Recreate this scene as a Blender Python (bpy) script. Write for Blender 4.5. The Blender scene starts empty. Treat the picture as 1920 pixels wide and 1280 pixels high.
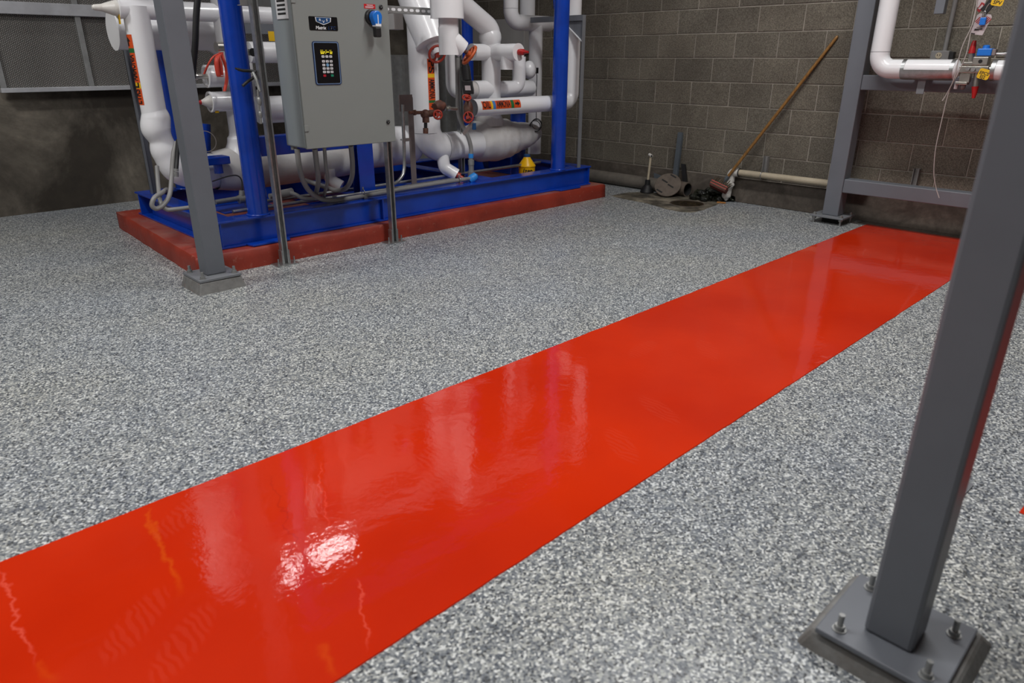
import bpy, bmesh, math, random
from mathutils import Vector, Matrix, noise
random.seed(7)
PI = math.pi
scene = bpy.context.scene
COL = scene.collection

# ------------------------------------------------------------------ camera
CAM_POS = Vector((0.0, 0.0, 1.247))
yaw, pitch, roll = math.radians(45.8542), math.radians(22.0592), math.radians(0.0955)
fw = Vector((math.cos(yaw)*math.cos(pitch), math.sin(yaw)*math.cos(pitch), -math.sin(pitch)))
rt = Vector((math.sin(yaw), -math.cos(yaw), 0.0))
up = rt.cross(fw)
rt, up = math.cos(roll)*rt + math.sin(roll)*up, -math.sin(roll)*rt + math.cos(roll)*up
cam_data = bpy.data.cameras.new('camera')
cam_data.sensor_fit = 'HORIZONTAL'; cam_data.sensor_width = 36.0
cam_data.lens = 1309.17/1920*36.0
cam_data.clip_start = 0.05
cam_data.dof.use_dof = True
cam_data.dof.focus_distance = 4.4
cam_data.dof.aperture_fstop = 3.2
cam = bpy.data.objects.new('camera', cam_data)
cam.matrix_world = Matrix(((rt.x, up.x, -fw.x, CAM_POS.x), (rt.y, up.y, -fw.y, CAM_POS.y), (rt.z, up.z, -fw.z, CAM_POS.z), (0, 0, 0, 1)))
COL.objects.link(cam); scene.camera = cam

# ------------------------------------------------------------------ world, lights, exposure
world = bpy.data.worlds.new('world'); scene.world = world; world.use_nodes = True
world.node_tree.nodes['Background'].inputs[0].default_value = (0.5, 0.55, 0.62, 1)
world.node_tree.nodes['Background'].inputs[1].default_value = 0.05
scene.view_settings.view_transform = 'Standard'
scene.view_settings.look = 'None'
scene.view_settings.gamma = 1.0
scene.view_settings.use_curve_mapping = False
scene.view_settings.exposure = 0.0

CEIL = 4.6
LAMPS = [  # x, y, length along x, width, watts
    (3.7, 1.5, 0.30, 2.4, 118),
    (0.3, 1.7, 0.30, 2.4, 92),
    (-0.9, 4.6, 1.2, 0.30, 90),
    (2.86, 6.3, 1.2, 0.12, 11),
]
for lx, ly, ll, lw, e in LAMPS:
    ld = bpy.data.lights.new('ceiling_lamp_light', 'AREA')
    ld.shape = 'RECTANGLE'; ld.size = ll; ld.size_y = lw; ld.energy = e
    ld.color = (1.0, 0.995, 0.985)
    lo = bpy.data.objects.new('ceiling_lamp_light', ld)
    lo.location = (lx, ly, 4.13)
    COL.objects.link(lo)

# ------------------------------------------------------------------ materials
def newmat(name):
    m = bpy.data.materials.new(name); m.use_nodes = True
    nt = m.node_tree; b = nt.nodes['Principled BSDF']
    return m, nt, b
def N(nt, t, **kw):
    n = nt.nodes.new(t)
    for k, v in kw.items():
        if k.startswith('i_'): n.inputs[int(k[2:])].default_value = v
        else: setattr(n, k, v)
    return n
def ramp(nt, stops, interp='LINEAR'):
    r = nt.nodes.new('ShaderNodeValToRGB'); cr = r.color_ramp; cr.interpolation = interp
    while len(cr.elements) < len(stops): cr.elements.new(0.5)
    for e, (p, c) in zip(cr.elements, stops):
        e.position = p; e.color = (c[0], c[1], c[2], 1)
    return r
def mixc(nt, fac, a, b, blend='MIX'):
    n = nt.nodes.new('ShaderNodeMix'); n.data_type = 'RGBA'; n.blend_type = blend
    for i, v in ((0, fac), (6, a), (7, b)):
        if isinstance(v, bpy.types.NodeSocket): nt.links.new(v, n.inputs[i])
        elif isinstance(v, (tuple, list)): n.inputs[i].default_value = (*v[:3], 1)
        else: n.inputs[i].default_value = v
    return n.outputs[2]
def mth(nt, op, a, b=None, c=None, clamp=False):
    n = nt.nodes.new('ShaderNodeMath'); n.operation = op; n.use_clamp = clamp
    for i, v in enumerate((a, b, c)):
        if v is None: continue
        if isinstance(v, bpy.types.NodeSocket): nt.links.new(v, n.inputs[i])
        else: n.inputs[i].default_value = v
    return n.outputs[0]
def bump(nt, b, height, strength, dist=0.01):
    n = nt.nodes.new('ShaderNodeBump'); n.inputs['Strength'].default_value = strength; n.inputs['Distance'].default_value = dist
    nt.links.new(height, n.inputs['Height']); nt.links.new(n.outputs[0], b.inputs['Normal']); return n
def objco(nt):
    return nt.nodes.new('ShaderNodeTexCoord').outputs['Object']
def noisetex(nt, vec, scale, detail=4, rough=0.5, dist=0.0):
    n = nt.nodes.new('ShaderNodeTexNoise'); n.inputs['Scale'].default_value = scale; n.inputs['Detail'].default_value = detail
    n.inputs['Roughness'].default_value = rough; n.inputs['Distortion'].default_value = dist
    nt.links.new(vec, n.inputs['Vector']); return n.outputs[0]
def paint(name, col, rough=0.4, metal=0.0, var=0.12, scale=6.0, bumps=0.0, bscale=60.0, spec=0.5, dirt=None, dirt_amt=0.5, coat=0.0):
    m, nt, b = newmat(name); co = objco(nt)
    f = noisetex(nt, co, scale, 6, 0.6)
    r = ramp(nt, [(0.3, [c*(1-var) for c in col]), (0.7, [min(1, c*(1+var)) for c in col])])
    nt.links.new(f, r.inputs[0]); out = r.outputs[0]
    if dirt:
        f2 = noisetex(nt, co, scale*0.6, 8, 0.7, 0.6)
        k = ramp(nt, [(0.5, (0, 0, 0)), (0.72, (1, 1, 1))]); nt.links.new(f2, k.inputs[0])
        out = mixc(nt, mth(nt, 'MULTIPLY', k.outputs[0], dirt_amt), out, dirt)
    nt.links.new(out, b.inputs['Base Color'])
    b.inputs['Roughness'].default_value = rough; b.inputs['Metallic'].default_value = metal
    b.inputs['Specular IOR Level'].default_value = spec
    b.inputs['Coat Weight'].default_value = coat
    if bumps: bump(nt, b, noisetex(nt, co, bscale, 5, 0.6), bumps, 0.004)
    return m
M = {}
M['blue'] = paint('blue_paint', (0.002, 0.043, 0.37), 0.26, var=0.18, scale=4, coat=0.3, bumps=0.05, bscale=25)
M['grey'] = paint('grey_steel_paint', (0.134, 0.144, 0.164), 0.42, var=0.07, scale=3, bumps=0.04, bscale=40)
M['grey_light'] = paint('light_grey_paint', (0.165, 0.172, 0.185), 0.4, var=0.07)
M['cabinet'] = paint('cabinet_enamel', (0.222, 0.236, 0.225), 0.38, var=0.03, scale=2, bumps=0.05, bscale=220)
M['cabinet_side'] = paint('cabinet_side_enamel', (0.235, 0.26, 0.268), 0.3, var=0.04, scale=2)
M['white'] = paint('white_jacket', (0.77, 0.77, 0.785), 0.27, var=0.04, scale=2.5, coat=0.2)
M['white_dirty'] = paint('dirty_white_jacket', (0.60, 0.585, 0.57), 0.42, var=0.06, scale=5, bumps=0.5, bscale=14, dirt=(0.25, 0.17, 0.10), dirt_amt=0.35)
M['galv'] = paint('galvanised_steel', (0.42, 0.43, 0.43), 0.35, metal=0.9, var=0.2, scale=20)
M['galv_dull'] = paint('dull_galvanised', (0.30, 0.305, 0.30), 0.45, metal=0.6, var=0.15, scale=18)
M['alu'] = paint('aluminium_bar', (0.50, 0.51, 0.53), 0.35, metal=0.35, var=0.1, scale=12)
M['steel'] = paint('machined_steel', (0.50, 0.48, 0.44), 0.3, metal=0.9, var=0.1, scale=20)
M['conduit'] = paint('grey_conduit', (0.21, 0.205, 0.20), 0.45, var=0.08, scale=10)
M['black'] = paint('black_rubber', (0.012, 0.012, 0.013), 0.45, var=0.2)
M['black_gloss'] = paint('black_panel', (0.006, 0.006, 0.007), 0.25, var=0.1)
M['dark_slot'] = paint('dark_slot', (0.01, 0.01, 0.01), 0.8)
M['rust'] = paint('rusty_valve', (0.10, 0.035, 0.022), 0.55, var=0.5, scale=30, bumps=0.4, bscale=80, dirt=(0.16, 0.13, 0.09), dirt_amt=0.6)
M['red_wheel'] = paint('red_handwheel', (0.36, 0.035, 0.018), 0.4, var=0.15, scale=14)
M['red_plastic'] = paint('red_plastic', (0.42, 0.012, 0.012), 0.35, var=0.1)
M['orange_wheel'] = paint('orange_red_handwheel', (0.42, 0.075, 0.015), 0.4, var=0.2, scale=14)
M['ribbon'] = paint('red_ribbon', (0.60, 0.055, 0.03), 0.5, var=0.1, scale=10)
M['label_orange'] = paint('orange_pipe_label', (0.62, 0.075, 0.012), 0.4, var=0.03)
M['label_yellow'] = paint('yellow_label', (0.75, 0.45, 0.01), 0.45, var=0.05)
M['label_green'] = paint('green_label', (0.02, 0.13, 0.035), 0.4, var=0.05)
M['label_blue'] = paint('blue_label', (0.05, 0.18, 0.42), 0.4, var=0.05)
M['print'] = paint('black_print', (0.012, 0.010, 0.010), 0.5, var=0.05)
M['print_white'] = paint('white_print', (0.75, 0.76, 0.78), 0.45, var=0.02)
M['print_navy'] = paint('navy_print', (0.012, 0.06, 0.17), 0.4, var=0.03)
M['print_darkblue'] = paint('dark_blue_print', (0.006, 0.025, 0.085), 0.4, var=0.03)
M['trim_blue'] = paint('pale_blue_trim', (0.16, 0.24, 0.38), 0.4, var=0.03)
M['key'] = paint('white_key', (0.62, 0.62, 0.63), 0.45, var=0.03)
M['key_blue'] = paint('blue_key', (0.16, 0.32, 0.50), 0.45, var=0.03)
M['key_red'] = paint('red_key', (0.40, 0.008, 0.02), 0.45, var=0.03)
M['key_green'] = paint('green_key', (0.01, 0.20, 0.11), 0.45, var=0.03)
M['knob_blue'] = paint('blue_plastic', (0.012, 0.16, 0.60), 0.35, var=0.05)
M['warn_red'] = paint('warning_label_red', (0.52, 0.012, 0.015), 0.4, var=0.03)
M['tape_blue'] = paint('blue_tape', (0.02, 0.22, 0.62), 0.45, var=0.1, scale=30)
M['yellow'] = paint('yellow_plastic', (0.80, 0.44, 0.005), 0.3, var=0.04)
M['wood'] = None
M['pvc'] = paint('cream_pvc', (0.44, 0.38, 0.28), 0.4, var=0.12, scale=9, dirt=(0.25, 0.19, 0.12), dirt_amt=0.4)
M['pvc_white'] = paint('white_pvc', (0.62, 0.60, 0.56), 0.35, var=0.08, scale=20)
M['clay'] = paint('brown_iron', (0.105, 0.082, 0.064), 0.75, var=0.25, scale=14, bumps=0.4, bscale=60)
M['grey_pipe'] = paint('dusty_grey_pipe', (0.125, 0.110, 0.092), 0.7, var=0.25, scale=10, bumps=0.2)
M['steel_blue'] = paint('blue_grey_steel', (0.115, 0.135, 0.155), 0.5, var=0.15, metal=0.3)
M['brick_red'] = paint('red_brush_plastic', (0.15, 0.030, 0.022), 0.55, var=0.3, scale=30)
M['bristle'] = paint('brown_bristle', (0.07, 0.05, 0.03), 0.8, var=0.4, scale=40)
M['tag'] = paint('paper_tag', (0.48, 0.42, 0.43), 0.6, var=0.05)
M['tag_red'] = paint('tag_red', (0.32, 0.02, 0.025), 0.5, var=0.05)
M['wire'] = paint('pale_wire', (0.42, 0.38, 0.36), 0.45, var=0.1)
M['wire_dark'] = paint('dark_wire', (0.03, 0.028, 0.028), 0.5)
M['orange_chip'] = paint('orange_chip', (0.40, 0.17, 0.04), 0.6, var=0.2, scale=40)
M['panel_white'] = paint('white_wall_panel', (0.36, 0.35, 0.34), 0.5, var=0.05)
M['mauve_steel'] = paint('mauve_grey_steel', (0.20, 0.165, 0.16), 0.5, var=0.1)
M['plinth'] = paint('painted_grout', (0.17, 0.168, 0.162), 0.6, var=0.2, scale=18, bumps=0.5, bscale=50, dirt=(0.10, 0.075, 0.055), dirt_amt=0.5)
def add_specks(m, col, amt, sc, lo, hi):
    nt = m.node_tree; b = nt.nodes['Principled BSDF']; src = b.inputs['Base Color'].links[0].from_socket
    k = ramp(nt, [(lo, (0, 0, 0)), (hi, (1, 1, 1))]); nt.links.new(noisetex(nt, objco(nt), sc, 5, 0.6), k.inputs[0])
    nt.links.new(mixc(nt, mth(nt, 'MULTIPLY', k.outputs[0], amt), src, col), b.inputs['Base Color'])
add_specks(M['plinth'], (0.32, 0.045, 0.02), 0.8, 13, 0.64, 0.70)
M['ceiling'] = paint('ceiling_paint', (0.5, 0.5, 0.5), 0.8, var=0.1)
M['wall_plain'] = paint('painted_wall', (0.34, 0.33, 0.31), 0.8, var=0.1, scale=2)

def m_wood():
    m, nt, b = newmat('broom_wood'); co = objco(nt)
    mp = N(nt, 'ShaderNodeMapping'); mp.inputs['Scale'].default_value = (90, 90, 6)
    nt.links.new(co, mp.inputs[0]); f = noisetex(nt, mp.outputs[0], 1.0, 5, 0.6)
    r = ramp(nt, [(0.3, (0.16, 0.075, 0.018)), (0.7, (0.34, 0.17, 0.045))]); nt.links.new(f, r.inputs[0])
    nt.links.new(r.outputs[0], b.inputs['Base Color']); b.inputs['Roughness'].default_value = 0.4
    return m
M['wood'] = m_wood()

def m_flake():
    m, nt, b = newmat('flake_epoxy_floor'); co = objco(nt)
    d = noisetex(nt, co, 90, 2, 0.5)
    dv = N(nt, 'ShaderNodeVectorMath', operation='MULTIPLY_ADD'); 
    cmb = N(nt, 'ShaderNodeCombineXYZ'); nt.links.new(d, cmb.inputs[0]); nt.links.new(d, cmb.inputs[1])
    nt.links.new(cmb.outputs[0], dv.inputs[0]); dv.inputs[1].default_value = (0.0012, 0.0012, 0); nt.links.new(co, dv.inputs[2])
    v = N(nt, 'ShaderNodeTexVoronoi', voronoi_dimensions='2D'); v.inputs['Scale'].default_value = 175; nt.links.new(dv.outputs[0], v.inputs['Vector'])
    sep = N(nt, 'ShaderNodeSeparateColor'); nt.links.new(v.outputs['Color'], sep.inputs[0])
    r = ramp(nt, [(0.0, (0.010, 0.011, 0.015)), (0.11, (0.060, 0.070, 0.090)), (0.26, (0.145, 0.158, 0.178)), (0.46, (0.265, 0.275, 0.278)), (0.68, (0.42, 0.42, 0.395)), (0.86, (0.74, 0.74, 0.72))], 'CONSTANT')
    nt.links.new(sep.outputs[0], r.inputs[0])
    v2 = N(nt, 'ShaderNodeTexVoronoi', voronoi_dimensions='2D'); v2.inputs['Scale'].default_value = 330; nt.links.new(co, v2.inputs['Vector'])
    sep2 = N(nt, 'ShaderNodeSeparateColor'); nt.links.new(v2.outputs['Color'], sep2.inputs[0])
    r2 = ramp(nt, [(0.0, (0.05, 0.058, 0.072)), (0.3, (0.22, 0.23, 0.235)), (0.78, (0.52, 0.52, 0.50))], 'CONSTANT'); nt.links.new(sep2.outputs[1], r2.inputs[0])
    big = noisetex(nt, co, 0.9, 4, 0.55)
    tint = ramp(nt, [(0.35, (0.93, 0.97, 1.02)), (0.65, (1.02, 1.02, 0.98))]); nt.links.new(big, tint.inputs[0])
    c = mixc(nt, 0.22, r.outputs[0], r2.outputs[0])
    c = mixc(nt, 1.0, c, tint.outputs[0], 'MULTIPLY')
    nt.links.new(c, b.inputs['Base Color'])
    b.inputs['Roughness'].default_value = 0.36
    b.inputs['Specular IOR Level'].default_value = 0.4
    bump(nt, b, sep.outputs[1], 0.18, 0.0012)
    return m
M['flake'] = m_flake()

def m_block():
    m, nt, b = newmat('concrete_block'); co = N(nt, 'ShaderNodeNewGeometry').outputs['Position']
    oi = N(nt, 'ShaderNodeObjectInfo')
    f = noisetex(nt, co, 120, 4, 0.7); g = noisetex(nt, co, 2.2, 5, 0.6)
    r = ramp(nt, [(0.33, (0.070, 0.060, 0.047)), (0.5, (0.142, 0.126, 0.102)), (0.68, (0.235, 0.212, 0.177))]); nt.links.new(f, r.inputs[0])
    k = ramp(nt, [(0.35, (0.78, 0.76, 0.74)), (0.65, (1.1, 1.1, 1.08))]); nt.links.new(g, k.inputs[0])
    c = mixc(nt, 1.0, r.outputs[0], k.outputs[0], 'MULTIPLY')
    tv = ramp(nt, [(0.0, (0.86, 0.86, 0.85)), (1.0, (1.1, 1.09, 1.06))]); nt.links.new(oi.outputs['Random'], tv.inputs[0])
    c = mixc(nt, 1.0, c, tv.outputs[0], 'MULTIPLY')
    nt.links.new(c, b.inputs['Base Color']); b.inputs['Roughness'].default_value = 0.85
    bump(nt, b, f, 0.7, 0.004)
    return m
M['block'] = m_block()
M['mortar'] = paint('mortar_joint', (0.29, 0.262, 0.222), 0.9, var=0.25, scale=14, bumps=0.4, bscale=120)

def m_stain(name, dark, light, rough=0.8, sc=1.6, bum=0.5):
    m, nt, b = newmat(name); co = N(nt, 'ShaderNodeNewGeometry').outputs['Position']
    f = noisetex(nt, co, sc, 9, 0.66, 0.5); g = noisetex(nt, co, sc*9, 6, 0.7)
    r = ramp(nt, [(0.40, dark), (0.54, [(a+c)/2*0.9 for a, c in zip(dark, light)]), (0.66, light)]); nt.links.new(f, r.inputs[0])
    k = ramp(nt, [(0.3, (0.75, 0.75, 0.75)), (0.7, (1.15, 1.15, 1.15))]); nt.links.new(g, k.inputs[0])
    c = mixc(nt, 1.0, r.outputs[0], k.outputs[0], 'MULTIPLY')
    nt.links.new(c, b.inputs['Base Color']); b.inputs['Roughness'].default_value = rough
    bump(nt, b, g, bum, 0.004); return m
M['stained'] = m_stain('stained_concrete_wall', (0.034, 0.027, 0.019), (0.20, 0.175, 0.14), sc=1.1)
M['curb'] = m_stain('dirty_concrete_curb', (0.058, 0.047, 0.037), (0.150, 0.126, 0.102), sc=2.5)
M['patch'] = m_stain('bare_wet_concrete', (0.050, 0.045, 0.036), (0.30, 0.265, 0.20), 0.45, sc=5.0)
M['muck'] = m_stain('wet_black_muck', (0.004, 0.005, 0.004), (0.030, 0.033, 0.020), 0.16, sc=14, bum=1.0)
M['sludge'] = m_stain('brown_drain_sludge', (0.006, 0.005, 0.003), (0.060, 0.040, 0.018), 0.15, sc=30, bum=1.0)

def m_padred():
    m, nt, b = newmat('worn_red_pad_paint'); co = objco(nt)
    f = noisetex(nt, co, 3.2, 8, 0.65, 0.4); g = noisetex(nt, co, 22, 6, 0.7)
    r = ramp(nt, [(0.3, (0.19, 0.019, 0.009)), (0.7, (0.32, 0.034, 0.016))]); nt.links.new(f, r.inputs[0])
    geo = N(nt, 'ShaderNodeNewGeometry'); sp = N(nt, 'ShaderNodeSeparateXYZ'); nt.links.new(geo.outputs['Normal'], sp.inputs[0])
    spec_ = ramp(nt, [(0.60, (0, 0, 0)), (0.70, (1, 1, 1))]); nt.links.new(g, spec_.inputs[0])
    c = mixc(nt, mth(nt, 'MULTIPLY', spec_.outputs[0], 0.35), r.outputs[0], (0.42, 0.22, 0.16))
    du = ramp(nt, [(0.42, (0, 0, 0)), (0.62, (1, 1, 1))]); nt.links.new(noisetex(nt, co, 2.0, 6, 0.6), du.inputs[0])
    dust = mth(nt, 'MULTIPLY', mth(nt, 'GREATER_THAN', sp.outputs[2], 0.7), mth(nt, 'MULTIPLY', du.outputs[0], 0.5))
    c = mixc(nt, dust, c, (0.30, 0.20, 0.16))
    nt.links.new(c, b.inputs['Base Color']); b.inputs['Roughness'].default_value = 0.55
    bump(nt, b, g, 0.35, 0.006); return m
M['padred'] = m_padred()

def m_mesh():
    m, nt, b = newmat('woven_filter_mesh'); co = objco(nt)
    w1 = N(nt, 'ShaderNodeTexWave', wave_type='BANDS', bands_direction='X'); w1.inputs['Scale'].default_value = 24; w1.inputs['Distortion'].default_value = 0.4
    mp = N(nt, 'ShaderNodeMapping'); mp.inputs['Rotation'].default_value = (0, 0.9, 0); nt.links.new(co, mp.inputs[0])
    w2 = N(nt, 'ShaderNodeTexWave', wave_type='BANDS', bands_direction='X'); w2.inputs['Scale'].default_value = 24; w2.inputs['Distortion'].default_value = 0.4
    nt.links.new(co, w1.inputs[0]); nt.links.new(mp.outputs[0], w2.inputs[0])
    f = mth(nt, 'MULTIPLY', w1.outputs['Fac'], w2.outputs['Fac'])
    r = ramp(nt, [(0.0, (0.07, 0.066, 0.06)), (0.6, (0.34, 0.325, 0.305))]); nt.links.new(f, r.inputs[0])
    nt.links.new(r.outputs[0], b.inputs['Base Color']); b.inputs['Roughness'].default_value = 0.5; b.inputs['Metallic'].default_value = 0.3
    bump(nt, b, f, 0.8, 0.006); return m
M['mesh'] = m_mesh()

def m_strip():
    m, nt, b = newmat('glossy_red_epoxy'); co = objco(nt)
    f = noisetex(nt, co, 1.3, 3, 0.5)
    r = ramp(nt, [(0.35, (0.50, 0.0190, 0.0028)), (0.65, (0.59, 0.0270, 0.0038))]); nt.links.new(f, r.inputs[0])
    col = r.outputs[0]
    sx = N(nt, 'ShaderNodeSeparateXYZ'); nt.links.new(co, sx.inputs[0])
    wob = noisetex(nt, co, 9, 4, 0.6)
    wv = mth(nt, 'MULTIPLY', mth(nt, 'SUBTRACT', wob, 0.5), 0.10)
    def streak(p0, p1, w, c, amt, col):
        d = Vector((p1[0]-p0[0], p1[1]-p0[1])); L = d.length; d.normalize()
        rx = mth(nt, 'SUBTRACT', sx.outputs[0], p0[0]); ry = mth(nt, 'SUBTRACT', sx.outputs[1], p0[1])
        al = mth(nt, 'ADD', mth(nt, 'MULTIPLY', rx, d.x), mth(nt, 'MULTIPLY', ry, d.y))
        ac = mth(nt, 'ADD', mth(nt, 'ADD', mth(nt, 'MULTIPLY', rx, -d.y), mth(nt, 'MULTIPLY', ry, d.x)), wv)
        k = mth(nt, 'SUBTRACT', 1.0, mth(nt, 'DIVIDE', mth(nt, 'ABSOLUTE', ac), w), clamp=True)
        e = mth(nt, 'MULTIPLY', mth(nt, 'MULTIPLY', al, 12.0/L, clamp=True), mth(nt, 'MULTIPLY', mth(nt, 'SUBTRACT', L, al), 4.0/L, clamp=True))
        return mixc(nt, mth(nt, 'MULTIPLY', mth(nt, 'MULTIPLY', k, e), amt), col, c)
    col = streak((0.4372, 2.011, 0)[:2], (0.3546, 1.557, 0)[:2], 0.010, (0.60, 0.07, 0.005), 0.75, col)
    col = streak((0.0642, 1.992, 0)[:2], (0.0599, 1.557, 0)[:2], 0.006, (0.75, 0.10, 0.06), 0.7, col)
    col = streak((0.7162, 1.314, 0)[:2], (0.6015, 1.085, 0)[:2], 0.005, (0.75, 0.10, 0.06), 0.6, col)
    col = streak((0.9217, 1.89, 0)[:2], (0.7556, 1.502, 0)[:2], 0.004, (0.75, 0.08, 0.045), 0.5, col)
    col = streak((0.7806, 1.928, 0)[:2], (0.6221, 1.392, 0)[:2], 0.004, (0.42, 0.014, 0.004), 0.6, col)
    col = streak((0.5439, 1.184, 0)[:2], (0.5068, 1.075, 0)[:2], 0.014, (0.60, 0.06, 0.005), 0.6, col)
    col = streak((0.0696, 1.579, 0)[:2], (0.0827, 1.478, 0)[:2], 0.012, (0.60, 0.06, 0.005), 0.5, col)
    # dried shoe-tread prints
    pr = None
    wv2 = N(nt, 'ShaderNodeTexWave', wave_type='BANDS', bands_direction='X'); wv2.inputs['Scale'].default_value = 16; wv2.inputs['Distortion'].default_value = 7.0; wv2.inputs['Detail'].default_value = 1
    nt.links.new(co, wv2.inputs[0])
    for (px, py, a) in FOOT:
        rx = mth(nt, 'SUBTRACT', sx.outputs[0], px); ry = mth(nt, 'SUBTRACT', sx.outputs[1], py)
        ca, sa = math.cos(a), math.sin(a)
        u = mth(nt, 'ADD', mth(nt, 'MULTIPLY', rx, ca/0.135), mth(nt, 'MULTIPLY', ry, sa/0.135))
        v = mth(nt, 'ADD', mth(nt, 'MULTIPLY', rx, -sa/0.05), mth(nt, 'MULTIPLY', ry, ca/0.05))
        q = mth(nt, 'ADD', mth(nt, 'MULTIPLY', u, u), mth(nt, 'MULTIPLY', v, v))
        k = mth(nt, 'MULTIPLY', mth(nt, 'SUBTRACT', 1.0, q, clamp=True), 2.5, clamp=True)
        pr = k if pr is None else mth(nt, 'MAXIMUM', pr, k)
    tread = mth(nt, 'MULTIPLY', pr, mth(nt, 'GREATER_THAN', wv2.outputs['Fac'], 0.45))
    col = mixc(nt, mth(nt, 'MULTIPLY', tread, 0.07), col, (0.62, 0.12, 0.08))
    nt.links.new(col, b.inputs['Base Color'])
    ro = mth(nt, 'ADD', mth(nt, 'MULTIPLY', tread, 0.05), 0.045)
    nt.links.new(ro, b.inputs['Roughness'])
    b.inputs['Specular IOR Level'].default_value = 0.55
    h = mth(nt, 'ADD', noisetex(nt, co, 2.6, 3, 0.5), mth(nt, 'MULTIPLY', noisetex(nt, co, 10, 5, 0.65), 0.26))
    bump(nt, b, h, 0.30, 0.012)
    return m
FOOT = [(*(1.264, 1.669, 0)[:2], 0.4), (*(2.51, 1.718, 0)[:2], 0.2), (*(2.063, 1.318, 0)[:2], 1.2), (*(2.724, 1.512, 0)[:2], 0.8), (*(1.183, 1.54, 0)[:2], 0.3), (*(0.5009, 1.902, 0)[:2], 0.6), (*(0.2546, 1.544, 0)[:2], 0.7), (*(0.3146, 1.406, 0)[:2], 0.7), (*(1.747, 1.253, 0)[:2], 1.0)]
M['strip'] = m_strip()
def m_emit(name, col, s):
    m, nt, b = newmat(name); b.inputs['Base Color'].default_value = (*col, 1)
    b.inputs['Emission Color'].default_value = (*col, 1); b.inputs['Emission Strength'].default_value = s; return m
M['lamp'] = m_emit('lamp_diffuser', (1.0, 0.965, 0.91), 4.0)
M['display'] = m_emit('display_glow', (0.75, 0.62, 0.02), 0.9)

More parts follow.
